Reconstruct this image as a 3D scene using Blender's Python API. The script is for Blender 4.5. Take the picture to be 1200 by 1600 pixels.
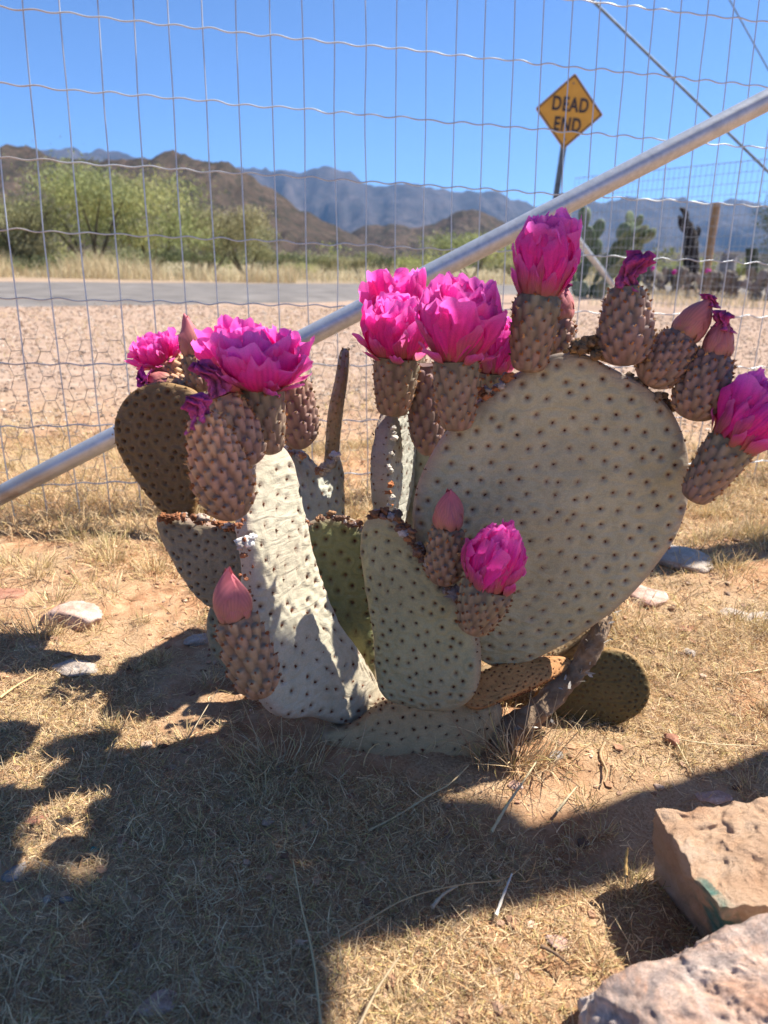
import bpy, math
import numpy as np
from mathutils import Matrix, Vector

R = math.radians
sc = bpy.context.scene
for o in list(bpy.data.objects):
    bpy.data.objects.remove(o)
COL = sc.collection

# ------------------------------------------------------------------ camera
F_PX = 1120.0                       # focal length in pixels of the 1200 x 1600 photograph
PITCH, ROLL, CAM_H = R(19.0), R(1.2), 0.42
cp, sp, cr, sr = math.cos(PITCH), math.sin(PITCH), math.cos(ROLL), math.sin(ROLL)
cam_d = bpy.data.cameras.new('camera')
cam = bpy.data.objects.new('camera', cam_d)
COL.objects.link(cam)
right, up, fwd = Vector((cr, sr * sp, sr * cp)), Vector((-sr, cr * sp, cr * cp)), Vector((0, cp, -sp))
m = Matrix.Identity(4)
for i in range(3):
    m[i][0], m[i][1], m[i][2] = right[i], up[i], -fwd[i]
m[2][3] = CAM_H
cam.matrix_world = m
cam_d.sensor_fit = 'VERTICAL'
cam_d.sensor_height = 36.0
cam_d.lens = 36.0 * F_PX / 1600.0
cam_d.clip_start, cam_d.clip_end = 0.02, 40000
cam_d.dof.use_dof = True
cam_d.dof.focus_distance = 0.66
cam_d.dof.aperture_fstop = 8.5
sc.camera = cam

# ------------------------------------------------------------------ sky and sun
SUN_AZ = math.atan2(0.93, 0.36)     # clockwise from +Y (the way the camera looks)
SUN_EL = R(55)
w = bpy.data.worlds.new('World')
sc.world = w
w.use_nodes = True
nt = w.node_tree
sky = nt.nodes.new('ShaderNodeTexSky')
sky.sky_type = 'NISHITA'
sky.sun_disc = False
sky.sun_elevation = SUN_EL
sky.sun_rotation = SUN_AZ
sky.altitude = 8000
sky.air_density = 2.0
sky.dust_density = 0.0
sky.ozone_density = 10.0
nt.links.new(sky.outputs[0], nt.nodes['Background'].inputs[0])
nt.nodes['Background'].inputs[1].default_value = 0.078
sun_d = bpy.data.lights.new('sun', 'SUN')
sun_d.energy = 5.0
sun_d.angle = R(0.55)
sun_d.color = (1.0, 0.94, 0.84)
sun = bpy.data.objects.new('sun', sun_d)
COL.objects.link(sun)
S = Vector((math.sin(SUN_AZ) * math.cos(SUN_EL), math.cos(SUN_AZ) * math.cos(SUN_EL), math.sin(SUN_EL)))
sun.rotation_euler = S.to_track_quat('Z', 'Y').to_euler()
sun.location = S * 20
sc.view_settings.view_transform = 'Standard'
sc.view_settings.look = 'None'
sc.view_settings.exposure = 1.26
sc.view_settings.gamma = 1.0
sc.view_settings.use_curve_mapping = False
sc.render.engine = 'CYCLES'
sc.cycles.use_denoising = True
sc.cycles.max_bounces = 8
sc.cycles.transparent_max_bounces = 12
sc.cycles.volume_bounces = 0

# ------------------------------------------------------------------ geometry helpers
def ray(px, py):
    a0, b0 = (px - 600) / F_PX, (py - 800) / F_PX
    a, b = a0 * cr + b0 * sr, -a0 * sr + b0 * cr
    return np.array([a, cp - b * sp, -sp - b * cp])

C0 = np.array([0, 0, CAM_H])
def at(px, py, Y):                  # the point seen at that place whose world y is Y
    v = ray(px, py)
    return C0 + v * (Y / v[1])
def at_z(px, py, z=0.0):            # ... whose height is z
    v = ray(px, py)
    return C0 + v * ((z - CAM_H) / v[2])
def at_plane(px, py, p0, n):
    v = ray(px, py)
    return C0 + v * (np.dot(n, p0 - C0) / np.dot(n, v))
def unit(v):
    v = np.asarray(v, float)
    return v / np.linalg.norm(v)

WLOC = {}
def link(o, parent=None, origin=(0, 0, 0)):
    COL.objects.link(o)
    o.location = Vector(origin)
    WLOC[o.name] = np.array(origin, float)
    if parent is not None:
        o.parent = parent
        o.location = Vector(np.array(origin, float) - WLOC[parent.name])
    return o
def info(o, label=None, cat=None, group=None, kind=None):
    if label: o['label'] = label
    if cat: o['category'] = cat
    if group: o['group'] = group
    if kind: o['kind'] = kind
    return o
def empty(name, loc, label=None, cat=None, group=None):
    o = bpy.data.objects.new(name, None)
    o.empty_display_size = 0.05
    link(o, None, loc)
    return info(o, label, cat, group)

def mesh(name, verts, faces, mat=None, smooth=True, attrs=None):
    """faces: list of integer arrays (n, k)"""
    me = bpy.data.meshes.new(name)
    verts = np.asarray(verts, np.float32)
    if not isinstance(faces, (list, tuple)): faces = [faces]
    faces = [np.asarray(f, np.int32) for f in faces if len(f)]
    me.vertices.add(len(verts))
    me.vertices.foreach_set('co', verts.ravel())
    nl = sum(f.size for f in faces)
    nf = sum(len(f) for f in faces)
    me.loops.add(nl)
    me.loops.foreach_set('vertex_index', np.concatenate([f.ravel() for f in faces]))
    me.polygons.add(nf)
    tot = np.concatenate([np.full(len(f), f.shape[1]) for f in faces])
    st = np.concatenate([[0], np.cumsum(tot)[:-1]])
    me.polygons.foreach_set('loop_start', st.astype(np.int32))
    me.polygons.foreach_set('loop_total', tot.astype(np.int32))
    me.polygons.foreach_set('use_smooth', np.full(nf, smooth))
    if attrs:
        for k, v in attrs.items():
            v = np.asarray(v, np.float32)
            if v.ndim == 1:
                a = me.attributes.new(k, 'FLOAT', 'POINT')
                a.data.foreach_set('value', v)
            else:
                a = me.attributes.new(k, 'FLOAT_COLOR', 'POINT')
                a.data.foreach_set('color', np.concatenate([v, np.ones((len(v), 1), np.float32)], 1).ravel())
    me.update()
    me.validate()
    if mat: me.materials.append(mat)
    return me

def obj(name, verts, faces, mat, parent=None, origin=None, smooth=True, attrs=None, kind=None):
    verts = np.asarray(verts, float)
    if origin is None:
        origin = WLOC[parent.name] if parent is not None else np.array([*verts[:, :2].mean(0), verts[:, 2].min()])
    origin = np.asarray(origin, float)
    o = bpy.data.objects.new(name, mesh(name, verts - origin, faces, mat, smooth, attrs))
    link(o, parent, origin)
    if kind: o['kind'] = kind
    return o

def grid_faces(nu, nv, wrap_u=False, wrap_v=False, off=0):
    """vertex index = i * nv + j"""
    iu = np.arange(nu if wrap_u else nu - 1)
    jv = np.arange(nv if wrap_v else nv - 1)
    I, J = np.meshgrid(iu, jv, indexing='ij')
    I, J = I.ravel(), J.ravel()
    I2, J2 = (I + 1) % nu, (J + 1) % nv
    return np.stack([I * nv + J, I2 * nv + J, I2 * nv + J2, I * nv + J2], 1) + off

class MB:
    def __init__(s): s.v, s.f, s.n, s.a = [], {}, 0, []
    def add(s, v, fs, col=None):
        v = np.asarray(v, float)
        if not isinstance(fs, (list, tuple)): fs = [fs]
        for f in fs:
            f = np.asarray(f)
            if len(f): s.f.setdefault(f.shape[1], []).append(f + s.n)
        s.v.append(v); s.n += len(v)
        s.a.append(np.broadcast_to(np.asarray(col if col is not None else (1, 1, 1), float), (len(v), 3)))
    def obj(s, name, mat, parent=None, origin=None, smooth=True, kind=None):
        return obj(name, np.concatenate(s.v), [np.concatenate(x) for x in s.f.values()], mat, parent, origin, smooth,
                   {'tint': np.concatenate(s.a)}, kind)

def frame_of(d, hint=(0, 0, 1)):
    d = unit(d)
    h = np.array(hint, float)
    if abs(np.dot(h, d)) > 0.95: h = np.array([1.0, 0, 0])
    x = unit(np.cross(h, d)); y = np.cross(d, x)
    return x, y, d

def tube(pts, rad, n=8, caps=True):
    pts = np.asarray(pts, float); k = len(pts)
    rad = np.broadcast_to(np.asarray(rad, float), (k,))
    t = np.gradient(pts, axis=0)
    t /= np.linalg.norm(t, axis=1)[:, None] + 1e-12
    x, y, _ = frame_of(t[0])
    vs = []
    ang = np.arange(n) / n * 2 * math.pi
    for i in range(k):
        x = unit(x - np.dot(x, t[i]) * t[i]); y = np.cross(t[i], x)
        vs.append(pts[i] + rad[i] * (np.cos(ang)[:, None] * x + np.sin(ang)[:, None] * y))
    v = np.concatenate(vs)
    f = [grid_faces(k, n, wrap_v=True)]
    if caps:
        f.append(np.array([[*range(n)][::-1], [*range((k - 1) * n, k * n)]]))
    return v, f

def box(lo, hi):
    lo, hi = np.array(lo, float), np.array(hi, float)
    v = np.array([[x, y, z] for x in (lo[0], hi[0]) for y in (lo[1], hi[1]) for z in (lo[2], hi[2])])
    return v, [np.array([[0, 1, 3, 2], [4, 6, 7, 5], [0, 4, 5, 1], [2, 3, 7, 6], [0, 2, 6, 4], [1, 5, 7, 3]])]

def catmull(p, n, closed=True):
    p = np.asarray(p, float); k = len(p)
    out = []
    segs = k if closed else k - 1
    for i in range(segs):
        if closed: a, b, c, d = p[(i - 1) % k], p[i], p[(i + 1) % k], p[(i + 2) % k]
        else: a, b, c, d = p[max(i - 1, 0)], p[i], p[i + 1], p[min(i + 2, k - 1)]
        t = (np.arange(n) / n)[:, None]
        out.append(0.5 * (2 * b + (c - a) * t + (2 * a - 5 * b + 4 * c - d) * t ** 2 + (-a + 3 * b - 3 * c + d) * t ** 3))
    if not closed: out.append(p[-1:])
    return np.concatenate(out)

# value noise
def _hash(ix, iy, iz, s):
    h = (ix.astype(np.int64) * 374761393 + iy.astype(np.int64) * 668265263 + iz.astype(np.int64) * 2147483647 + s * 1274126177) & 0xFFFFFFFF
    h = ((h ^ (h >> 13)) * 1274126177) & 0xFFFFFFFF
    return ((h ^ (h >> 16)) & 0xFFFF) / 32767.5 - 1.0
def vnoise(p, s=0):
    p = np.asarray(p, float)
    i = np.floor(p).astype(np.int64); f = p - i; f = f * f * (3 - 2 * f)
    r = 0
    for dx in (0, 1):
        for dy in (0, 1):
            for dz in (0, 1):
                wt = (f[:, 0] if dx else 1 - f[:, 0]) * (f[:, 1] if dy else 1 - f[:, 1]) * (f[:, 2] if dz else 1 - f[:, 2])
                r = r + wt * _hash(i[:, 0] + dx, i[:, 1] + dy, i[:, 2] + dz, s)
    return r
def fbm(p, octv=4, s=0, gain=0.5):
    p = np.asarray(p, float)
    r, a = 0, 1.0
    for k in range(octv):
        r = r + a * vnoise(p * 2 ** k + 17.3 * k, s + k); a *= gain
    return r
def n2(x, y, s=0, octv=4):
    return fbm(np.stack([np.ravel(x), np.ravel(y), np.zeros(np.size(x))], 1), octv, s)

# ------------------------------------------------------------------ materials
def new_mat(name, rough=0.7, spec=0.3):
    mt = bpy.data.materials.new(name); mt.use_nodes = True
    b = mt.node_tree.nodes['Principled BSDF']
    b.inputs['Roughness'].default_value = rough
    b.inputs['Specular IOR Level'].default_value = spec
    return mt, mt.node_tree, b
def N(nt, typ, **kw):
    n = nt.nodes.new(typ)
    for k, v in kw.items():
        if k in n.inputs.keys(): n.inputs[k].default_value = v
        else: setattr(n, k, v)
    return n
def noise(nt, scale, detail=6, rough=0.6, vec=None, coord='Object', dist=0.0, mapscale=None):
    t = N(nt, 'ShaderNodeTexNoise', Scale=scale, Detail=detail, Roughness=rough, Distortion=dist)
    if vec is None:
        tc = nt.nodes.new('ShaderNodeTexCoord'); vec = tc.outputs[coord]
    if mapscale:
        mp = nt.nodes.new('ShaderNodeMapping'); mp.inputs['Scale'].default_value = mapscale
        nt.links.new(vec, mp.inputs['Vector']); vec = mp.outputs[0]
    nt.links.new(vec, t.inputs['Vector'])
    return t.outputs['Fac']
def ramp(nt, fac, stops):
    r = nt.nodes.new('ShaderNodeValToRGB')
    e = r.color_ramp.elements
    while len(e) < len(stops): e.new(0.5)
    for x, (p, c) in zip(e, stops):
        x.position = p; x.color = (*c, 1) if len(c) == 3 else c
    nt.links.new(fac, r.inputs[0])
    return r.outputs[0]
def mix(nt, fac, a, b, mode='MIX'):
    n = nt.nodes.new('ShaderNodeMix'); n.data_type = 'RGBA'; n.blend_type = mode
    for sock, v in ((n.inputs[0], fac), (n.inputs[6], a), (n.inputs[7], b)):
        if isinstance(v, (int, float)): sock.default_value = v
        elif isinstance(v, (tuple, list)): sock.default_value = (*v, 1)
        else: nt.links.new(v, sock)
    return n.outputs[2]
def attr(nt, name, out='Color'):
    a = nt.nodes.new('ShaderNodeAttribute'); a.attribute_name = name
    return a.outputs[out]
def bump(nt, b, h, strength=0.4, dist=0.01):
    n = N(nt, 'ShaderNodeBump', Strength=strength, Distance=dist)
    nt.links.new(h, n.inputs['Height']); nt.links.new(n.outputs[0], b.inputs['Normal'])
    return n
G3 = lambda v: (v, v, v)

def tinted(name, lo=0.8, hi=1.15, scale=300, rough=0.75, bs=0.3, bd=0.001, bscale=None, transl=0.0, spec=0.25, detail=5):
    """vertex colour 'tint' times fine noise; optional translucency"""
    mt, nt, b = new_mat(name, rough, spec)
    f = noise(nt, scale, detail)
    c = mix(nt, 1.0, attr(nt, 'tint'), ramp(nt, f, [(0.25, G3(lo)), (0.75, G3(hi))]), 'MULTIPLY')
    nt.links.new(c, b.inputs['Base Color'])
    if bs: bump(nt, b, noise(nt, bscale or scale, 6), bs, bd)
    if transl:
        tr = nt.nodes.new('ShaderNodeBsdfTranslucent')
        nt.links.new(c, tr.inputs['Color'])
        ms = nt.nodes.new('ShaderNodeMixShader'); ms.inputs[0].default_value = transl
        nt.links.new(b.outputs[0], ms.inputs[1]); nt.links.new(tr.outputs[0], ms.inputs[2])
        nt.links.new(ms.outputs[0], nt.nodes['Material Output'].inputs['Surface'])
    return mt
def plain(name, c1, c2, scale=20, rough=0.8, bs=0.3, bd=0.01, spec=0.25, metal=0.0, detail=6, coord='Object'):
    mt, nt, b = new_mat(name, rough, spec)
    nt.links.new(ramp(nt, noise(nt, scale, detail, coord=coord), [(0.3, c1), (0.7, c2)]), b.inputs['Base Color'])
    b.inputs['Metallic'].default_value = metal
    if bs: bump(nt, b, noise(nt, scale * 1.7, detail, coord=coord), bs, bd)
    return mt

# pad skin: vertex colour, faint mottling, scratches, horizontal wrinkles
M_pad, nt, b = new_mat('pad_skin', 0.62, 0.28)
f1 = noise(nt, 70, 8, 0.65); f2 = noise(nt, 900, 3, 0.6)
c = mix(nt, 1.0, attr(nt, 'tint'), ramp(nt, f1, [(0.3, (0.84, 0.85, 0.82)), (0.72, (1.12, 1.1, 1.1))]), 'MULTIPLY')
c = mix(nt, 1.0, c, ramp(nt, f2, [(0.35, G3(0.9)), (0.7, G3(1.1))]), 'MULTIPLY')
scr = ramp(nt, noise(nt, 26, 9, 0.75, mapscale=(1, 1, 3.0), dist=0.6), [(0.62, G3(0)), (0.72, G3(0.9))])
c = mix(nt, scr, c, (0.40, 0.36, 0.29))
nt.links.new(c, b.inputs['Base Color'])
wr = noise(nt, 22, 6, 0.55, mapscale=(1, 1, 3.2), dist=1.6)
n1 = bump(nt, b, wr, 0.45, 0.006)
nb = N(nt, 'ShaderNodeBump', Strength=0.3, Distance=0.0012)
nt.links.new(f2, nb.inputs['Height']); nt.links.new(n1.outputs[0], nb.inputs['Normal']); nt.links.new(nb.outputs[0], b.inputs['Normal'])

M_fruit = tinted('fruit_skin', 0.82, 1.12, 260, 0.6, 0.25, 0.001)
M_tuft = tinted('glochid_tuft', 0.6, 1.3, 1500, 0.9, 0.3, 0.001)
M_petal = tinted('petal', 0.82, 1.15, 60, 0.45, 0.25, 0.0015, 90, transl=0.6, spec=0.2)
M_pinkbud = tinted('bud_petal', 0.85, 1.1, 160, 0.5, 0.25, 0.001, transl=0.15)
M_wither = tinted('withered_petal', 0.5, 1.35, 240, 0.8, 0.8, 0.003, 200, transl=0.15)
M_wood = plain('old_stem_bark', (0.10, 0.06, 0.035), (0.36, 0.26, 0.17), 60, 0.9, 0.9, 0.006)
M_grass = tinted('dry_straw', 0.75, 1.2, 400, 0.7, 0, transl=0.25, spec=0.3)
M_leaf = tinted('leaf', 0.75, 1.25, 3, 0.7, 0, transl=0.3)
M_green = tinted('green_pad', 0.8, 1.15, 6, 0.6, 0.2, 0.01)
M_bark = plain('bark', (0.05, 0.045, 0.03), (0.14, 0.12, 0.08), 8, 0.9, 0.4, 0.02)

# ------------------------------------------------------------------ ground
def gz(x, y):
    """height of the soil"""
    x, y = np.ravel(x), np.ravel(y)
    r = np.hypot(x, y)
    fine = np.clip((3.5 - r) / 2.0, 0, 1)
    z = 0.006 * n2(x * 7, y * 7, 3, 3) * fine + 0.0035 * n2(x * 45, y * 45, 9, 3) * fine
    z = z + 0.011 * n2(x * 0.35, y * 0.35, 5, 3) * np.clip((r - 1.5) / 4, 0, 1) * np.clip((60 - r) / 40, 0, 1)
    return z
def graded(lo, hi, fine_lo, fine_hi, step, growth):
    a = list(np.arange(fine_lo, fine_hi, step))
    s, x = step, fine_hi
    while x < hi: a.append(x); s *= growth; x += s
    a.append(hi)
    s, x = step, fine_lo - step
    while x > lo: a.insert(0, x); s *= growth; x -= s
    a.insert(0, lo)
    return np.array(a)
gx = graded(-8500, 8500, -1.1, 1.2, 0.0085, 1.09)
gy = graded(-600, 8500, 0.2, 1.7, 0.0085, 1.075)
X, Y = np.meshgrid(gx, gy, indexing='ij')
Z = gz(X, Y)
M_ground, nt, b = new_mat('desert_soil', 0.95, 0.1)
tc = nt.nodes.new('ShaderNodeTexCoord')
P = tc.outputs['Object']
big = noise(nt, 5.5, 5, 0.6, P); mid = noise(nt, 38, 8, 0.7, P); fin = noise(nt, 420, 6, 0.7, P)
soil = ramp(nt, mid, [(0.30, (0.20, 0.10, 0.05)), (0.50, (0.40, 0.22, 0.12)), (0.68, (0.58, 0.39, 0.24))])
litter = ramp(nt, fin, [(0.35, (0.22, 0.14, 0.08)), (0.60, (0.50, 0.36, 0.22))])
near = mix(nt, ramp(nt, big, [(0.40, G3(0.0)), (0.58, G3(0.85))]), soil, litter)
# gravel apron beyond the fence
vor = N(nt, 'ShaderNodeTexVoronoi', Scale=75.0); nt.links.new(P, vor.inputs['Vector'])
grav = mix(nt, 0.85, ramp(nt, vor.outputs['Color'], [(0.1, (0.24, 0.15, 0.10)), (0.5, (0.48, 0.33, 0.23)), (0.9, (0.64, 0.50, 0.38))]),
           ramp(nt, noise(nt, 9.0, 12, 0.85, P), [(0.34, (0.17, 0.11, 0.08)), (0.50, (0.32, 0.225, 0.17)), (0.66, (0.46, 0.36, 0.29))]))
sep = nt.nodes.new('ShaderNodeSeparateXYZ'); nt.links.new(P, sep.inputs[0])
def step_y(a, bb, add=None):
    mr = N(nt, 'ShaderNodeMapRange'); mr.inputs['From Min'].default_value = a; mr.inputs['From Max'].default_value = bb
    nt.links.new(sep.outputs['Y'], mr.inputs['Value']); return mr.outputs[0]
col = mix(nt, step_y(1.5, 2.6), near, grav)
desert = ramp(nt, noise(nt, 0.06, 9, 0.75, P), [(0.35, (0.13, 0.12, 0.06)), (0.5, (0.24, 0.20, 0.12)), (0.68, (0.36, 0.29, 0.19))])
col = mix(nt, step_y(13, 22), col, desert)
nt.links.new(col, b.inputs['Base Color'])
bn = bump(nt, b, fin, 0.6, 0.004)
b2 = N(nt, 'ShaderNodeBump', Strength=0.3, Distance=0.008)
nt.links.new(mid, b2.inputs['Height']); nt.links.new(bn.outputs[0], b2.inputs['Normal']); nt.links.new(b2.outputs[0], b.inputs['Normal'])
ground = obj('ground', np.stack([X.ravel(), Y.ravel(), Z], 1), grid_faces(len(gx), len(gy)), M_ground, origin=(0, 0, 0), kind='structure')

# ------------------------------------------------------------------ road
M_road = plain('asphalt', (0.10, 0.09, 0.082), (0.20, 0.18, 0.165), 2.2, 0.85, 0.4, 0.01, detail=12)
ne = [at_z(-900, 515), at_z(0, 490), at_z(200, 484), at_z(400, 479), at_z(600, 471), at_z(800, 463)]
ne = catmull(np.array(ne), 60, False)
fe = [at_z(-900, 446), at_z(0, 441), at_z(200, 442), at_z(400, 443.5), at_z(600, 444), at_z(800, 446)]
fe = catmull(np.array(fe), 60, False)
# both edges run on to the right
ne = np.concatenate([ne, [[40, 26, 0], [90, 60, 0]]]); fe = np.concatenate([fe, [[32, 38, 0], [80, 74, 0]]])
ne[:, :2] += 0.16 * np.stack([0 * ne[:, 0], fbm(ne * np.array([1.6, 0, 0]), 4, 3)], 1); fe[:, :2] += 0.3 * np.stack([0 * fe[:, 0], fbm(fe * np.array([0.8, 0, 0]), 4, 4)], 1)
k = len(ne); rows = 9
V = np.stack([ne * (1 - t) + fe * t for t in np.linspace(0, 1, rows)], 1).reshape(-1, 3)
rr = np.arange(len(V)) % rows
V[:, 2] = 0.022 + 0.03 * np.sin(rr / (rows - 1) * math.pi) + n2(V[:, 0], V[:, 1], 4) * 0.004
V[(rr == 0) | (rr == rows - 1), 2] -= 0.07
obj('road', V, grid_faces(k, rows), M_road, origin=(0, 0, 0), kind='structure')

# ------------------------------------------------------------------ hills and mountains
def hill(name, ridge, D, depth, mat, seed, gully=0.16, nx=320, nv=70):
    p = np.array([at(px, py, D) for px, py in ridge])
    xs = np.linspace(p[0, 0], p[-1, 0], nx)
    H = np.interp(xs, p[:, 0], p[:, 2])
    ker = np.hanning(7); ker /= ker.sum()
    H = np.convolve(np.pad(H, 3, 'edge'), ker, 'valid')
    H = H + fbm(np.stack([xs / D * 60, 0 * xs, 0 * xs], 1), 4, seed) * 0.022 * H.max()
    edge = np.clip(np.minimum(np.arange(nx), nx - 1 - np.arange(nx)) / 6, 0, 1)
    v = np.concatenate([np.linspace(0, 1, nv), np.linspace(1.04, 1.5, 10)])
    XX, VV = np.meshgrid(xs, v, indexing='ij')
    Hh = np.repeat(H[:, None], len(v), 1)
    prof = np.where(VV <= 1, 0.25 * VV + 0.75 * VV ** 1.7, np.clip(1 - (VV - 1) * 1.8, 0, 1))
    YY = D - depth * (1 - VV)
    g = fbm(np.stack([XX.ravel() / D * 26 + 0.8 * VV.ravel(), VV.ravel() * 2.2, 0 * XX.ravel()], 1), 5, seed + 5)
    g = (1 - np.abs(g)) .reshape(XX.shape)
    g2 = fbm(np.stack([XX.ravel() / D * 120, VV.ravel() * 14, 0 * XX.ravel()], 1), 4, seed + 9).reshape(XX.shape)
    env = np.clip(VV * (1.02 - VV) * 4, 0, 1)
    ZZ = Hh * (prof + gully * (g - 0.7) * env + 0.02 * g2 * np.clip(VV * 3, 0, 1)) * edge[:, None]
    ZZ[:, 0] = -1.0; ZZ = np.maximum(ZZ, -0.95); 
    return obj(name, np.stack([XX.ravel(), YY.ravel(), ZZ.ravel()], 1), grid_faces(nx, len(v)), mat, origin=(0, D, 0), kind='structure')
def hill_mat(name, c1, c2, c3, s1, s2):
    mt, nt, b = new_mat(name, 0.95, 0.05)
    a = noise(nt, s1, 8, 0.7); bb = noise(nt, s2, 9, 0.8)
    c = mix(nt, ramp(nt, bb, [(0.42, G3(0)), (0.6, G3(1))]), ramp(nt, a, [(0.35, c1), (0.65, c2)]), c3)
    nt.links.new(c, b.inputs['Base Color'])
    bump(nt, b, bb, 0.8, 8)
    return mt
M_far = hill_mat('mountain_rock', (0.04, 0.035, 0.038), (0.10, 0.082, 0.08), (0.028, 0.028, 0.03), 0.0022, 0.012)
M_near = hill_mat('hill_rock', (0.075, 0.052, 0.04), (0.15, 0.105, 0.08), (0.035, 0.036, 0.024), 0.012, 0.075)
hill('mountains', [(-900, 330), (-500, 300), (-200, 262), (0, 245), (70, 232), (92, 231), (130, 240), (160, 236), (210, 246), (300, 262), (380, 263), (430, 263), (470, 266), (515, 261), (545, 272), (575, 291), (610, 290), (645, 286), (690, 297), (730, 301), (770, 298), (815, 313), (850, 320), (900, 316), (950, 312), (1005, 309), (1040, 315), (1060, 308), (1100, 317), (1150, 309), (1180, 318), (1260, 330), (1500, 320), (1900, 350), (2300, 390)], 6200, 2600, M_far, 11, 0.34, 520, 90)
hill('hill', [(-900, 250), (-400, 215), (-120, 225), (-40, 232), (0, 229), (25, 226), (55, 229), (80, 243), (120, 254), (165, 250), (200, 246), (232, 250), (255, 238), (268, 236), (285, 241), (305, 251), (345, 250), (368, 258), (390, 272), (420, 292), (455, 316), (500, 340), (545, 362), (590, 385), (640, 403), (700, 416)], 900, 420, M_near, 23, 0.2, 420, 90)
hill('hill', [(480, 405), (540, 365), (575, 352), (610, 350), (650, 356), (685, 346), (712, 332), (735, 327), (758, 333), (790, 350), (820, 372), (860, 394), (920, 412)], 1300, 380, M_near, 31, 0.2, 220, 60)
hill('hill', [(760, 412), (860, 404), (940, 396), (1010, 392), (1080, 396), (1150, 392), (1230, 398), (1400, 410)], 1700, 500, M_near, 37, 0.2, 160, 40)

# haze: thin even air round everything
hv, hf = box((-8900, -700, -2.0), (8900, 8900, 1150))
M_haze = bpy.data.materials.new('haze'); M_haze.use_nodes = True
nt = M_haze.node_tree; nt.nodes.clear()
out = nt.nodes.new('ShaderNodeOutputMaterial')
pv = nt.nodes.new('ShaderNodeVolumePrincipled')
pv.inputs['Color'].default_value = (0.30, 0.55, 1.0, 1)
pv.inputs['Density'].default_value = 0.00005
pv.inputs['Anisotropy'].default_value = 0.2
nt.links.new(pv.outputs[0], out.inputs['Volume'])
haze = obj('haze', hv, hf, M_haze, origin=(0, 0, 0), smooth=False, kind='stuff')

# ------------------------------------------------------------------ tracery: pads
TUFTS = []
rng = np.random.default_rng(7)
def tuft_template(n, rg, spread=0.55):
    V, Fc, k = [], [], 0
    for i in range(n):
        a = rg.uniform(0, 2 * math.pi); t = rg.uniform(0, spread)
        d = np.array([math.sin(t) * math.cos(a), math.sin(t) * math.sin(a), math.cos(t)])
        x, y, _ = frame_of(d)
        o = np.array([rg.normal() * 0.22, rg.normal() * 0.22, -0.15]); h = rg.uniform(0.7, 1.3); r = 0.26
        for q in range(3):
            an = q * 2.094 + a; V.append(o + r * (math.cos(an) * x + math.sin(an) * y))
        V.append(o + h * d)
        Fc += [[k, k + 1, k + 3], [k + 1, k + 2, k + 3], [k + 2, k, k + 3]]; k += 4
    return np.array(V), np.array(Fc)
TT = [tuft_template(6, np.random.default_rng(100 + i)) for i in range(8)]
def tufts(name, pts, nrm, size, colors, parent, rg, kind='stuff'):
    V, Fc, A, k = [], [], [], 0
    for p, n in zip(pts, nrm):
        tv, tf = TT[rg.integers(8)]
        x, y, z = frame_of(n, rg.normal(size=3))
        s = size * rg.uniform(0.7, 1.25)
        V.append(p + s * (tv[:, :1] * x + tv[:, 1:2] * y + tv[:, 2:] * z)); Fc.append(tf + k); k += len(tv)
        c = np.array(colors[rg.integers(len(colors))]) * rg.uniform(0.7, 1.3)
        A.append(np.tile(c, (len(tv), 1)))
    return obj(name, np.concatenate(V), np.concatenate(Fc), M_tuft, parent, None, False, {'tint': np.concatenate(A)}, kind)

DARK = [(0.13, 0.035, 0.018), (0.20, 0.065, 0.03), (0.15, 0.045, 0.03), (0.30, 0.16, 0.08)]
ORANGE = [(0.42, 0.19, 0.07), (0.32, 0.12, 0.045), (0.52, 0.30, 0.13)]
TAN = [(0.34, 0.24, 0.11), (0.28, 0.17, 0.07)]

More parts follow.
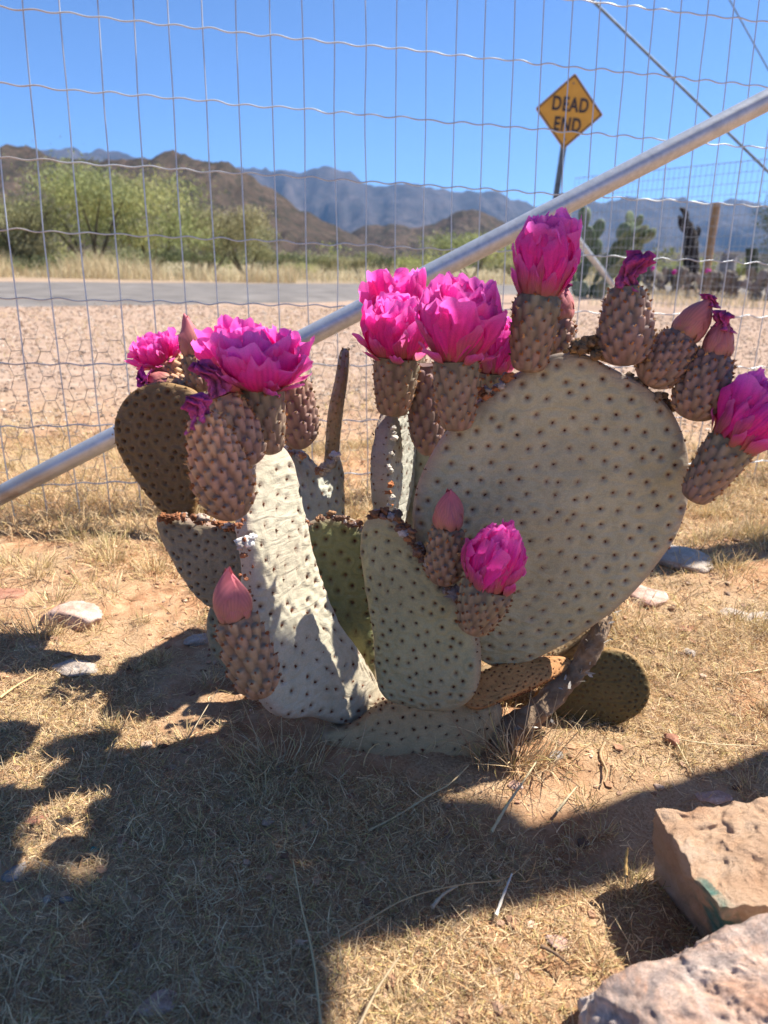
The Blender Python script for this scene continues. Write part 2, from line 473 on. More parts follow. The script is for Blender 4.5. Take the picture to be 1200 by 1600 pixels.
def pad(outline3, center, v_ax, n_ax, T, spacing, color, parent, seed, tcol=DARK, tsize=0.0024, dimple=0.0016, rim=(0.32, 0.22, 0.18),
        rim_w=0.12, NA=200, NR=110, bend=0.0, wav=0.0022, basecol=None, mark=(0.16, 0.07, 0.045), relief=1.0):
    """a closed cushion over an outline: dimples, bumps and a tuft at every areole"""
    rg = np.random.default_rng(seed)
    n = unit(n_ax); v = unit(v_ax - np.dot(v_ax, n) * n); u = np.cross(v, n)
    d = outline3 - center
    ou, ov = d @ u, d @ v
    th = np.arctan2(ov, ou); rad = np.hypot(ou, ov)
    o = np.argsort(th); th, rad = th[o], rad[o]
    the = np.concatenate([th - 2 * math.pi, th, th + 2 * math.pi]); rade = np.tile(rad, 3)
    rfun = lambda a: np.interp(a, the, rade)
    e1, e2 = 0.62, 0.42
    vmin, vmax = ov.min(), ov.max()
    def surf(uu, vv, side):
        """height above the middle plane"""
        a = np.arctan2(vv, uu); rho = np.clip(np.hypot(uu, vv) / rfun(a), 0, 1)
        al = np.arcsin(np.clip(rho, 0, 1) ** (1 / e1))
        th_ = T / 2 * np.cos(al) ** e2 * (1.15 - 0.35 * (vv - vmin) / (vmax - vmin))
        wv = wav * fbm(np.stack([uu * 14, vv * 14, 0 * uu + seed], 1), 2, seed)
        bd = bend * ((vv - vmin) ** 2) / (vmax - vmin) + wv
        return side * th_ + bd, rho
    # areole lattice
    s = spacing
    jj, ii = np.meshgrid(np.arange(-40, 41), np.arange(-40, 41), indexing='ij')
    au = ((ii + 0.5 * (jj % 2)) * s).ravel() + rg.normal(0, s * 0.13, jj.size)
    av = (jj * s * 0.82).ravel() + rg.normal(0, s * 0.13, jj.size)
    slant = 0.16 * au; av = av + slant
    inside = np.hypot(au, av) < rfun(np.arctan2(av, au)) * 0.965
    au, av = au[inside], av[inside]
    # mesh: a square grid bent to the disc, front and back sharing the rim
    G_ = NR
    q = np.sin(np.linspace(-1, 1, G_) * math.pi / 2) * 0.5 + np.linspace(-1, 1, G_) * 0.5
    Aq, Bq = np.meshgrid(q, q, indexing='ij'); Aq, Bq = Aq.ravel(), Bq.ravel()
    dx_, dy_ = Aq * np.sqrt(1 - Bq ** 2 / 2), Bq * np.sqrt(1 - Aq ** 2 / 2)
    rd = np.clip(np.hypot(dx_, dy_), 0, 1); PH = np.arctan2(dy_, dx_)
    onrim = (np.abs(Aq) > 0.99999) | (np.abs(Bq) > 0.99999); rd[onrim] = 1.0
    rho = np.sin(rd * math.pi / 2) ** (0.62 + 0.38 * (1 - rd))
    rr = rho * rfun(PH); u1, v1 = rr * np.cos(PH), rr * np.sin(PH)
    ins = np.nonzero(~onrim)[0]
    uu = np.concatenate([u1, u1[ins]]); vv = np.concatenate([v1, v1[ins]])
    side = np.concatenate([np.ones(len(u1)), -np.ones(len(ins))])
    h, rho_ = surf(uu, vv, side)
    # the pits and swellings of the areoles
    D = np.full(len(uu), 9.0)
    for q in range(0, len(au), 64):
        dd = np.hypot(uu[:, None] - au[q:q + 64], vv[:, None] - av[q:q + 64]).min(1); D = np.minimum(D, dd)
    a0 = s * 0.16
    off = relief * dimple * (1.0 * np.exp(-((D - s * 0.30) / (s * 0.22)) ** 2) - 1.5 * np.exp(-(D / a0) ** 2)) * (rho_ < 0.985)
    h = h + side * off
    pos = center + uu[:, None] * u + vv[:, None] * v + h[:, None] * n
    col = np.tile(np.array(color, float), (len(uu), 1))
    nz = fbm(np.stack([uu * 25, vv * 25, 0 * uu + seed], 1), 3, seed + 3)
    col *= (1 + 0.09 * nz)[:, None]
    k_r = np.clip((rho_ - (1 - rim_w)) / rim_w, 0, 1)[:, None] ** 1.5 * 0.75
    col = col * (1 - k_r) + np.array(rim) * k_r
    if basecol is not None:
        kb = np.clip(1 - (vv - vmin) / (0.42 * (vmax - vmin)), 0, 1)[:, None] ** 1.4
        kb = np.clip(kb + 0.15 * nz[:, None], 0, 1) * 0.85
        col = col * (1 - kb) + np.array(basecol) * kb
    km = np.exp(-(D / (s * 0.12)) ** 2)[:, None] * 0.8
    col = col * (1 - km) + np.array(mark) * km
    gf = grid_faces(G_, G_)
    bmap = np.arange(G_ * G_); bmap[ins] = G_ * G_ + np.arange(len(ins))
    f = [gf, bmap[gf][:, ::-1]]
    o_ = obj('pad', pos, f, M_pad, parent, center, True, {'tint': col})
    # tufts on both faces and round the rim
    P_, N_ = [], []
    for sd in (1.0, -1.0):
        hh, _ = surf(au, av, np.full(len(au), sd))
        hh = hh - sd * dimple * 0.45 * relief
        P_.append(center + au[:, None] * u + av[:, None] * v + hh[:, None] * n); N_.append(np.tile(sd * n, (len(au), 1)) + 0.25 * v)
    per = np.hypot(np.diff(ou, append=ou[0]), np.diff(ov, append=ov[0])).sum()
    m_ = int(per / s * 1.3)
    pa = rg.uniform(-math.pi, math.pi, m_ * 2) if False else np.repeat(np.linspace(-math.pi, math.pi, m_, endpoint=False), 2) + rg.normal(0, 0.03, m_ * 2)
    sh = np.tile([0.28, -0.28], m_) + rg.normal(0, 0.08, m_ * 2)
    keep = np.sin(pa) > -0.93
    pa, sh = pa[keep], sh[keep]
    r_ = rfun(pa) * 0.99
    h0, _ = surf(r_ * 0.9 * np.cos(pa), r_ * 0.9 * np.sin(pa), np.zeros(len(pa)))
    P_.append(center + (r_ * np.cos(pa))[:, None] * u + (r_ * np.sin(pa))[:, None] * v + (h0 + sh * T * 0.8)[:, None] * n)
    N_.append(np.cos(pa)[:, None] * u + np.sin(pa)[:, None] * v)
    tufts('areoles', np.concatenate(P_), np.concatenate(N_), tsize, tcol, o_, rg)
    return o_

def traced_pad(px, ref, n_ax, base_px, tip_px, T, spacing, color, parent, seed, **kw):
    p0 = at(*ref); n = unit(n_ax)
    c2 = catmull(np.array(px, float), 10)
    out3 = np.array([at_plane(x, y, p0, n) for x, y in c2])
    cpx = kw.pop('cpx', None)
    center = at_plane(*cpx, p0, n) if cpx else out3.mean(0)
    v = at_plane(*tip_px, p0, n) - at_plane(*base_px, p0, n)
    # shrink a little for the thickness of the rim
    return pad(out3, center, v, n, T, spacing, color, parent, seed, **kw)
def shaped_pad(base, tip, W, n_ax, T, spacing, color, parent, seed, k=1.3, mm=0.6, **kw):
    L = np.linalg.norm(tip - base); v = unit(tip - base); n = unit(n_ax - np.dot(n_ax, v) * v); u = np.cross(v, n)
    t = (1 - np.cos(np.linspace(0, math.pi, 40))) / 2
    h = W / 2 * np.sin(math.pi * t ** k).clip(0) ** mm
    P2 = np.concatenate([base + t[:, None] * L * v + h[:, None] * u, (base + t[:, None] * L * v - h[:, None] * u)[::-1][1:-1]])
    return pad(P2, base + 0.55 * L * v, v, n, T, spacing, color, parent, seed, **kw)

GREY = (0.30, 0.285, 0.215)
GREEN = (0.22, 0.23, 0.10)
BROWN = (0.15, 0.10, 0.05)
base_pt = at_z(640, 1180) + np.array([0, 0.04, 0])
base_pt[2] = 0
cactus = empty('beavertail_cactus', base_pt, 'large grey-green beavertail cactus with magenta flowers growing in front of the wire fence', 'cactus')

p_base = traced_pad([(505, 1142), (555, 1125), (610, 1092), (700, 1085), (770, 1090), (782, 1120), (762, 1160), (735, 1195), (680, 1210), (620, 1206), (560, 1190), (515, 1165)],
    (640, 1150, 0.566), (0, -0.90, 0.42), (640, 1200), (640, 1080), 0.052, 0.0125, (0.47, 0.32, 0.165), cactus, 1, tsize=0.0024, dimple=0.0008, rim=(0.30, 0.21, 0.15), mark=(0.2, 0.09, 0.05))
P1 = traced_pad([(775, 1040), (735, 1015), (690, 965), (658, 890), (645, 815), (652, 760), (680, 700), (715, 655), (755, 622), (800, 590), (845, 562), (880, 551), (915, 554), (950, 572), (985, 590), (1012, 606), (1045, 637), (1066, 680), (1074, 725), (1072, 780), (1055, 830), (1030, 868), (1000, 905), (960, 945), (915, 982), (870, 1010), (820, 1033)],
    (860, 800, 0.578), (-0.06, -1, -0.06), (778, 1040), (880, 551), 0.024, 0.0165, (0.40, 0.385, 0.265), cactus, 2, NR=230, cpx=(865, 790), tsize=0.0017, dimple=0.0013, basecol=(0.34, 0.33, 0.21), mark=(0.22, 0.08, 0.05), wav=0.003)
P2 = traced_pad([(396, 706), (380, 750), (372, 820), (381, 880), (390, 950), (396, 1020), (402, 1075), (418, 1106), (442, 1121), (480, 1119), (520, 1129), (555, 1136), (580, 1124), (592, 1098), (575, 1058), (545, 1008), (515, 960), (492, 900), (475, 840), (460, 780), (449, 727), (436, 700), (415, 697)],
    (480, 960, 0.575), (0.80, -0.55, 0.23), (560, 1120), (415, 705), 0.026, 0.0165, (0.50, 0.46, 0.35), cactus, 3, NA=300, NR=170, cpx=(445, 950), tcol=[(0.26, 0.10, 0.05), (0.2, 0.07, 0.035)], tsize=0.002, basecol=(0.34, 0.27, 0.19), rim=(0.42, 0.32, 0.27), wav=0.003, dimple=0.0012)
P3 = traced_pad([(452, 694), (470, 705), (485, 722), (500, 735), (513, 722), (524, 712), (532, 735), (532, 790), (528, 850), (510, 910), (478, 905), (452, 850), (440, 770), (442, 715)],
    (490, 800, 0.71), (0.74, -0.56, 0.3), (495, 910), (480, 700), 0.024, 0.015, (0.42, 0.42, 0.35), cactus, 4, tcol=ORANGE, tsize=0.0019)
P5 = traced_pad([(474, 835), (480, 818), (508, 808), (540, 809), (562, 820), (576, 850), (583, 930), (590, 1040), (578, 1085), (545, 1060), (515, 1000), (490, 940), (478, 885)],
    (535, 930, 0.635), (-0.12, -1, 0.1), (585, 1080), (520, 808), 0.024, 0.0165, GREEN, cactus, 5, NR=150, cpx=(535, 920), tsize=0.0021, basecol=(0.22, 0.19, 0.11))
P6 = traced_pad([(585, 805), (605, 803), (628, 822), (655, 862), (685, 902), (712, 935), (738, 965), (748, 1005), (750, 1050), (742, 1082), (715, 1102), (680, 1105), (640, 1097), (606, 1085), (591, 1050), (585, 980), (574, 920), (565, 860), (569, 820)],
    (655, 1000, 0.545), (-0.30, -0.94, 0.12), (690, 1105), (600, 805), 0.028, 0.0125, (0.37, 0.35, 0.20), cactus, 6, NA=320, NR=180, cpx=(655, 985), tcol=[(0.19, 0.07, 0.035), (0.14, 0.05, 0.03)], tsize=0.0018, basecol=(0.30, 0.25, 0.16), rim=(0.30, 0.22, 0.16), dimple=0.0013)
P8 = traced_pad([(245, 597), (210, 611), (188, 640), (182, 680), (195, 720), (225, 762), (255, 797), (280, 812), (300, 806), (310, 780), (314, 740), (318, 690), (318, 640), (306, 612), (275, 600)],
    (255, 700, 0.74), (-0.12, -1, 0.02), (288, 812), (240, 600), 0.017, 0.0135, BROWN, cactus, 7, tcol=[(0.30, 0.19, 0.08), (0.2, 0.11, 0.045)], tsize=0.0021, rim=(0.30, 0.18, 0.075), rim_w=0.09, NR=150)
P9 = traced_pad([(248, 812), (262, 805), (300, 812), (340, 820), (378, 825), (392, 870), (385, 940), (355, 955), (322, 940), (295, 908), (272, 872), (255, 840)],
    (320, 870, 0.68), (-0.25, -0.95, 0.1), (360, 950), (290, 810), 0.022, 0.0125, (0.25, 0.205, 0.14), cactus, 8, tcol=[(0.2, 0.075, 0.035)], tsize=0.0018)
P4 = shaped_pad(at(512, 760, 0.755), at(541, 545, 0.80), 0.12, np.array([0.997, 0.055, 0.02]), 0.012, 0.0105, (0.28, 0.20, 0.125), cactus, 9, tcol=TAN, tsize=0.0023, rim=(0.3, 0.2, 0.11))
P10 = shaped_pad(at(608, 850, 0.73), at(628, 618, 0.79), 0.10, np.array([0.93, -0.36, 0.05]), 0.026, 0.0155, (0.42, 0.41, 0.35), cactus, 10, tcol=[(0.22, 0.08, 0.04)], tsize=0.0022, rim=(0.38, 0.29, 0.25))
P10b = shaped_pad(at(655, 850, 0.76), at(692, 590, 0.82), 0.11, np.array([-0.5, -0.86, 0.0]), 0.02, 0.0165, (0.27, 0.27, 0.215), cactus, 11)
P11 = traced_pad([(735, 1062), (780, 1040), (830, 1030), (870, 1027), (889, 1033), (888, 1044), (865, 1060), (830, 1077), (785, 1095), (745, 1108), (725, 1095)],
    (810, 1062, 0.575), (0.05, -0.62, 0.78), (735, 1085), (889, 1037), 0.013, 0.0062, (0.46, 0.22, 0.075), cactus, 12, tcol=[(0.20, 0.07, 0.03), (0.3, 0.12, 0.04)], tsize=0.0017, dimple=0.0006, rim=(0.36, 0.18, 0.08))
P12 = traced_pad([(755, 1050), (820, 1030), (885, 1000), (942, 955), (955, 962), (945, 990), (915, 1022), (880, 1046), (830, 1068), (780, 1075), (750, 1065)],
    (860, 1030, 0.635), (0.15, -0.93, -0.25), (765, 1065), (945, 962), 0.02, 0.0075, (0.30, 0.215, 0.125), cactus, 13, tcol=ORANGE, tsize=0.0013, dimple=0.0006, rim=(0.33, 0.23, 0.13))
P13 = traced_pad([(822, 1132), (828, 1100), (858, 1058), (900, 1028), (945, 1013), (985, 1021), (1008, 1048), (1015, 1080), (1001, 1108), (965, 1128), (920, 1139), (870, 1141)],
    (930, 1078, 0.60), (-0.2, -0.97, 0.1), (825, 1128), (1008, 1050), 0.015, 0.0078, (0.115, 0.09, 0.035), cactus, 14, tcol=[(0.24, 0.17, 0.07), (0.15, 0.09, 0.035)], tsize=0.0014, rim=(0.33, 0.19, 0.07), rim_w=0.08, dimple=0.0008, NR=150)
# low pads hidden mostly by the front ones, they carry the plant behind
shaped_pad(at(470, 1060, 0.66), at(470, 880, 0.70), 0.13, np.array([0.2, -0.97, 0.1]), 0.024, 0.015, GREEN, cactus, 15)
shaped_pad(at(640, 1090, 0.65), at(640, 830, 0.70), 0.12, np.array([0.1, -0.97, 0.1]), 0.024, 0.015, GREEN, cactus, 16)
shaped_pad(at(440, 1080, 0.64), at(345, 925, 0.69), 0.09, np.array([-0.2, -0.97, 0.1]), 0.024, 0.015, (0.22, 0.2, 0.13), cactus, 17)

# old woody stem
st = catmull(np.array([at(745, 1190, 0.565), at(780, 1152, 0.562), at(828, 1118, 0.572), at(872, 1080, 0.58), at(912, 1030, 0.59), at(935, 980, 0.595), at(946, 955, 0.61)]), 10, False)
v, f = tube(st, np.interp(np.linspace(0, 1, len(st)), [0, 0.3, 0.75, 1], [0.019, 0.012, 0.009, 0.006]), 28)
v = v + 0.0032 * np.stack([fbm(v * np.array([90, 90, 90]) + q * 9, 4, 50 + q) for q in range(3)], 1)
stem = obj('woody_stem', v, f, M_wood, cactus, st[0])
bk = MB(); rg = np.random.default_rng(5)
for i in range(60):                 # shreds of peeling bark
    p = st[rg.integers(8, len(st))] + rg.normal(0, 0.0055, 3) + np.array([0, -0.010, 0.003])
    d = unit(rg.normal(size=3) + np.array([0.8, 0, 0.8])); x, y, _ = frame_of(d, rg.normal(size=3))
    L_, w_ = rg.uniform(0.003, 0.008), rg.uniform(0.0006, 0.0016)
    q = [p - x * w_, p + x * w_, p + d * L_ * 0.6 + x * w_ * 1.2 + y * 0.002, p + d * L_ * 0.6 - x * w_ + y * 0.002, p + d * L_ + y * 0.004]
    bk.add(q, [np.array([[0, 1, 2, 3]]), np.array([[3, 2, 4]])], np.array((0.5, 0.46, 0.4)) * rg.uniform(0.4, 1.1))
bk.obj('bark_shreds', M_tuft, stem, kind='stuff', smooth=False)

# ------------------------------------------------------------------ fruits, flowers, buds
def px2m(px, Y): return px * Y / F_PX
def ovary(name, base, top, rb, rm, rt, cb, ct, parent, seed, ntub=88, tcol=ORANGE, hgt=0.0034, tsize=0.0023, NA=110, NT=110, el=1.0, kmid=0.38):
    rg = np.random.default_rng(seed)
    L = np.linalg.norm(top - base); z = unit(top - base); x, y, _ = frame_of(z, (0.3, -1, 0.1))
    t = np.linspace(0, 1, NT); th = np.linspace(0, 2 * math.pi, NA, endpoint=False)
    def prof(t):
        body = np.where(t < kmid, rb + (rm - rb) * np.sin(np.clip(t / kmid, 0, 1) * math.pi / 2) ** 0.9, rt + (rm - rt) * (1 - np.clip((t - kmid) / (1 - kmid), 0, 1) ** 1.7))
        endc = np.sqrt(np.clip(1 - ((0.07 - t) / 0.07).clip(0, 1) ** 2, 0, 1))
        return body * endc
    TTm, TH = np.meshgrid(t, th, indexing='ij'); TTf, THf = TTm.ravel(), TH.ravel()
    r0 = prof(TTf)
    i = np.arange(ntub); tt = 0.10 + 0.88 * (i + 0.5) / ntub + rg.normal(0, 0.006, ntub); ta = (i * 2.39996 + seed) % (2 * math.pi) + rg.normal(0, 0.05, ntub)
    rloc = prof(tt)
    area = 2 * math.pi * np.maximum(rloc, 0.004) * L * 0.88 / ntub
    a = np.sqrt(area) * 0.43; bb = a * 2.5 * el
    dth = (THf[:, None] - ta + math.pi) % (2 * math.pi) - math.pi
    dx = dth * np.maximum(r0, 0.002)[:, None] / a; dy = (TTf[:, None] - tt) * L
    # steep at the top, running out slowly below
    dyn = np.where(dy > 0, dy / (bb * 0.30), dy / (bb * 1.25))
    e = 1 - dx ** 2 - dyn ** 2
    hh = np.clip(e, 0, 1) ** 0.6 * (0.55 + 0.45 * np.clip(1 + dyn, 0, 1)) * (0.85 + 0.3 * rg.random(ntub))
    hm = hh.max(1); who = hh.argmax(1); tv = rg.uniform(0, 1, ntub)[who][:, None]
    r = r0 + hgt * hm * np.clip(TTf * 8, 0, 1)
    pos = base + (TTf * L)[:, None] * z + (r * np.cos(THf))[:, None] * x + (r * np.sin(THf))[:, None] * y
    k = (TTf ** 1.6)[:, None]
    col = np.array(cb) * (1 - k) + np.array(ct) * k
    col = col * (1 - 0.45 * tv) + col * np.array([0.80, 1.12, 0.85]) * 0.45 * tv
    col = col * (0.66 + 0.44 * hm[:, None]) * (1 + 0.12 * fbm(pos * 120, 3, seed))[:, None]  # shade in the gaps between tubercles put into the colour
    f = grid_faces(NT, NA, wrap_v=True)
    cap = np.arange((NT - 1) * NA, NT * NA)
    pos = np.concatenate([pos, [top + z * 0.001]]); col = np.concatenate([col, col[-1:]])
    c2 = np.stack([cap, np.roll(cap, -1), np.full(NA, NT * NA)], 1)
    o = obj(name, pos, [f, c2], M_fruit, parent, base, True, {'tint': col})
    tu = tt + 0.16 * bb / L
    rr = prof(np.clip(tu, 0, 1)) + hgt * 0.93
    tp = base + (tu * L)[:, None] * z + (rr * np.cos(ta))[:, None] * x + (rr * np.sin(ta))[:, None] * y
    tn = np.cos(ta)[:, None] * x + np.sin(ta)[:, None] * y + 0.7 * z
    tufts('areoles', tp, tn, tsize, tcol, o, rg)
    return o, (x, y, z)

def petal_mesh(name, seed, W=0.5, curve=0.25, hook=0.0, ruf=0.05, point=0.0, cin=(0.96, 0.03, 0.40), cout=(0.97, 0.10, 0.58), cbase=(0.72, 0.20, 0.16), cup=0.45, mat=None, nb=0.35, ns=20, nx=17):
    """one petal, one unit long, rooted at the origin, rising along +Z with its outer face towards +Y"""
    rg = np.random.default_rng(seed)
    s = np.linspace(0, 1, ns); q = np.linspace(-1, 1, nx)
    SS, QQ = np.meshgrid(s, q, indexing='ij'); sf, qf = SS.ravel(), QQ.ravel()
    hw = W / 2 * (0.34 + 0.66 * np.sin(np.clip(sf / 0.72, 0, 1) * math.pi / 2) ** 1.3)
    # rounded crown of the petal: the end of each strip drops towards the margin
    drop = (0.30 + 0.25 * point) * np.abs(qf) ** (2.4 - 1.2 * point) * sf ** 3
    edge = 0.05 * (fbm(np.stack([qf * 4, 0 * qf, 0 * qf + seed], 1), 3, seed)) * sf ** 4 - (0.05 * np.exp(-(qf / 0.12) ** 2) * sf ** 6 if not point else 0)
    hw = hw * (1 - (0.10 + 0.6 * point) * np.clip((sf - 0.6) / 0.4, 0, 1) ** 2)
    x = qf * hw
    z = sf - drop + edge
    y = curve * np.sin(sf * math.pi * 0.55) - hook * sf ** 2.2 - cup * (x / (W / 2)) ** 2 * W / 2 * (0.5 + 0.7 * sf)
    y += ruf * sf ** 3 * np.abs(qf) ** 1.3 * np.sin(qf * rg.uniform(5, 8) + rg.uniform(0, 6)) + ruf * 0.8 * fbm(np.stack([qf * 2.2, sf * 3, 0 * qf + seed], 1), 3, seed + 1) * sf
    col = np.array(cin)[None] * (1 - sf[:, None]) + np.array(cout)[None] * sf[:, None]
    kb = np.clip(1 - sf / nb, 0, 1)[:, None] ** 1.0
    kv = np.exp(-(qf / 0.22) ** 2)[:, None] * np.clip(1 - sf / 0.8, 0, 1)[:, None] * 0.35
    col = col * (1 - kb) + np.array(cbase) * kb
    col = col * (1 - kv) + np.array(cbase) * kv
    col = col * (1 + 0.10 * np.sin(qf * 26 + 3 * sf))[:, None]
    kt = (np.clip((sf - 0.72) / 0.28, 0, 1) ** 1.5 * 0.30)[:, None] if mat is None else 0
    col = col * (1 - kt) + np.array((1.0, 0.48, 0.84)) * kt  # pale highlight towards the petal tip put into the colour
    return mesh(name, np.stack([x, y, z], 1), grid_faces(ns, nx), mat or M_petal, True, {'tint': col})
PET = [petal_mesh('petal', 10 + i, W=0.60 + 0.08 * (i % 3), curve=0.20, hook=0.02 + 0.09 * (i % 4), ruf=0.12) for i in range(9)]
PETC = [petal_mesh('petal', 40 + i, W=0.38 + 0.06 * (i % 3), curve=0.20, hook=0.14 + 0.08 * (i % 3), ruf=0.14) for i in range(8)]
PETO = [petal_mesh('outer_petal', 60 + i, W=0.50, curve=0.12, hook=-0.02, ruf=0.06, point=0.3, cin=(0.72, 0.12, 0.32), cout=(0.80, 0.12, 0.48), cbase=(0.60, 0.28, 0.17), nb=0.75) for i in range(5)]
PETB = [petal_mesh('bud_scale', 80 + i, W=0.55, curve=0.26, hook=0.60, ruf=0.01, point=0.7, cin=(0.50, 0.21, 0.15), cout=(0.56, 0.15, 0.18), cbase=(0.44, 0.24, 0.17), cup=0.7, mat=M_pinkbud, nb=0.4) for i in range(5)]

def put_petals(parent, origin, axes, r0, L, layers, seed, name='petal', jit=1.0):
    x, y, z = axes
    rg = np.random.default_rng(seed)
    Bm = Matrix(((x[0], y[0], z[0]), (x[1], y[1], z[1]), (x[2], y[2], z[2])))
    for (lib, cnt, tilt, rad, sc_, lift) in layers:
        ph = rg.uniform(0, 6.28)
        for i in range(cnt):
            a = ph + i * 2 * math.pi / cnt + rg.normal(0, 0.14)
            me = lib[rg.integers(len(lib))]
            o = bpy.data.objects.new(name, me)
            COL.objects.link(o); o.parent = parent
            s = L * sc_ * rg.uniform(0.80, 1.10)
            p = origin + r0 * rad * (math.cos(a) * x + math.sin(a) * y) + z * lift * L
            # local: y outward
            Rm = Bm @ Matrix.Rotation(a - math.pi / 2, 3, 'Z') @ Matrix.Rotation(-(R(tilt) + rg.normal(0, 0.10) * jit), 3, 'X') @ Matrix.Rotation(rg.normal(0, 0.09) * jit, 3, 'Y') @ Matrix.Rotation(rg.normal(0, 0.24) * jit, 3, 'Z')
            M4 = Rm.to_4x4() @ Matrix.Diagonal((s * rg.uniform(0.9, 1.15), s, s, 1))
            M4.translation = Vector(p - WLOC[parent.name])
            o.matrix_local = M4

OPEN = lambda: [(PETO, 7, 62, 0.95, 0.62, -0.02), (PETO, 8, 46, 0.9, 0.80, 0.0), (PET, 10, 38, 0.85, 0.98, 0.0), (PET, 10, 28, 0.7, 1.02, 0.03), (PET, 9, 18, 0.5, 0.95, 0.06), (PET, 8, 8, 0.3, 0.85, 0.08)]
HALF = lambda: [(PETO, 7, 44, 0.95, 0.45, -0.02), (PETO, 8, 24, 0.9, 0.68, 0.0), (PET, 9, 15, 0.85, 0.92, 0.0), (PET, 9, 9, 0.7, 0.98, 0.0), (PET, 9, 4, 0.5, 0.98, 0.03), (PET, 7, 1, 0.3, 0.95, 0.05)]
SHUT = lambda: [(PETO, 8, 14, 0.98, 0.42, -0.02), (PETO, 9, 5, 0.95, 0.62, 0.0), (PETC, 10, 5, 0.85, 0.84, 0.0), (PETC, 10, 3, 0.70, 0.96, 0.0), (PETC, 9, 1, 0.5, 1.04, 0.02), (PET, 7, 0, 0.28, 0.98, 0.04)]

MAUVE = (0.30, 0.185, 0.145); MAUVE2 = (0.26, 0.158, 0.145); OLIVE = (0.24, 0.185, 0.13); SALMON = (0.60, 0.30, 0.18)
def flower(pb, pt, Y, rb, rm, rt, L, style, seed, axis=None, Yt=None, cb=MAUVE, ct=OLIVE, ntub=78, r0k=0.85, tcol=ORANGE, **kw):
    Yt = Yt or Y
    b_, t_ = at(*pb, Y), at(*pt, Yt)
    m_ = lambda q: px2m(q, Y)
    o, ax = ovary('flower', b_, t_, m_(rb), m_(rm), m_(rt), cb, ct, cactus, seed, ntub, tcol, **{'hgt': 0.0018, 'kmid': 0.85, **kw})
    if axis is not None:
        ax = frame_of(np.array(axis, float), (0.3, -1, 0.1))
    put_petals(o, t_ - ax[2] * 0.002, ax, m_(rt) * r0k, m_(L), style(), seed)
    return o
flower((425, 710), (408, 604), 0.555, 15, 31, 33, 92, OPEN, 1, axis=(-0.02, -0.12, 1), ntub=56, ct=OLIVE)
flower((362, 650), (376, 575), 0.63, 15, 28, 27, 78, OPEN, 2, axis=(-0.05, 0.1, 1))
flower((300, 612), (254, 568), 0.80, 14, 20, 17, 48, OPEN, 3, axis=(-0.35, -0.12, 1), ct=(0.3, 0.2, 0.15))
flower((613, 650), (621, 558), 0.72, 20, 33, 35, 92, HALF, 4, axis=(-0.05, -0.14, 1))
flower((640, 610), (630, 520), 0.78, 20, 30, 32, 92, HALF, 5, axis=(-0.10, 0.05, 1))
flower((714, 673), (712, 562), 0.562, 21, 33, 33, 122, HALF, 6, axis=(0.04, -0.06, 1))
flower((764, 650), (770, 582), 0.66, 18, 25, 25, 82, SHUT, 7, axis=(0.18, -0.05, 1))
flower((824, 582), (841, 460), 0.562, 22, 33, 28, 110, SHUT, 8, axis=(0.12, -0.04, 1), ntub=74, r0k=0.95)
flower((1079, 783), (1146, 690), 0.53, 18, 34, 35, 108, SHUT, 9, axis=(0.42, -0.15, 1), ntub=70, r0k=1.0)
flower((735, 988), (765, 912), 0.50, 20, 42, 40, 112, SHUT, 10, axis=(0.14, -0.1, 1), ntub=90, tcol=[(0.25, 0.1, 0.045), (0.33, 0.14, 0.06)], cb=(0.30, 0.2, 0.14), r0k=0.95)

def bud(pb, pt, tip, Y, rb, rm, rt, seed, Yt=None, cb=MAUVE, ct=MAUVE, ntub=60, L=None, **kw):
    b_, t_ = at(*pb, Y), at(*pt, Yt or Y)
    tp = at(*tip, Yt or Y)
    m_ = lambda q: px2m(q, Y)
    o, ax = ovary('bud', b_, t_, m_(rb), m_(rm), m_(rt), cb, ct, cactus, seed, ntub, **kw)
    ln = np.linalg.norm(tp - t_); z = unit(tp - t_); ax = frame_of(z, (0.3, -1, 0.1)); r = m_(rt)
    ts = np.linspace(-0.1, 0.93, 14)
    v, f = tube(t_ + ts[:, None] * ln * z, np.interp(ts, [-0.1, 0.3, 0.7, 0.93], [r * 0.9, r * 0.85, r * 0.45, r * 0.06]), 16)
    obj('bud_core', v, f, M_pinkbud, o, t_, True, {'tint': np.tile((0.5, 0.14, 0.2), (len(v), 1))})
    put_petals(o, t_ - z * 0.002, ax, r * 0.93, ln, [(PETB, 7, 8, 0.98, 0.62, -0.02), (PETB, 7, 6, 0.9, 0.86, -0.02), (PETB, 6, 5, 0.78, 1.06, -0.02)], seed, 'bud_scale', 0.25)
    return o
bud((412, 1088), (366, 962), (357, 890), 0.47, 17, 37, 29, 21, ntub=74, cb=(0.34, 0.22, 0.15), ct=(0.36, 0.22, 0.15), hgt=0.0042, tcol=[(0.36, 0.14, 0.06), (0.28, 0.1, 0.04)])
bud((692, 914), (700, 822), (703, 762), 0.53, 14, 28, 22, 22, ntub=76, cb=MAUVE, ct=(0.3, 0.2, 0.14))
bud((318, 612), (301, 552), (292, 496), 0.76, 12, 19, 15, 23, ct=(0.3, 0.18, 0.12), ntub=40)
bud((1010, 602), (1068, 524), (1113, 466), 0.565, 16, 31, 22, 24, ntub=84, ct=MAUVE2)
bud((1076, 656), (1120, 552), (1132, 494), 0.556, 17, 34, 21, 25, ntub=90, ct=MAUVE2)
bud((866, 566), (877, 496), (880, 446), 0.655, 14, 21, 16, 26, ct=(0.4, 0.22, 0.18), ntub=40)
bud((330, 602), (268, 572), (222, 560), 0.80, 14, 23, 18, 27, ct=SALMON, cb=(0.36, 0.27, 0.19), ntub=60)
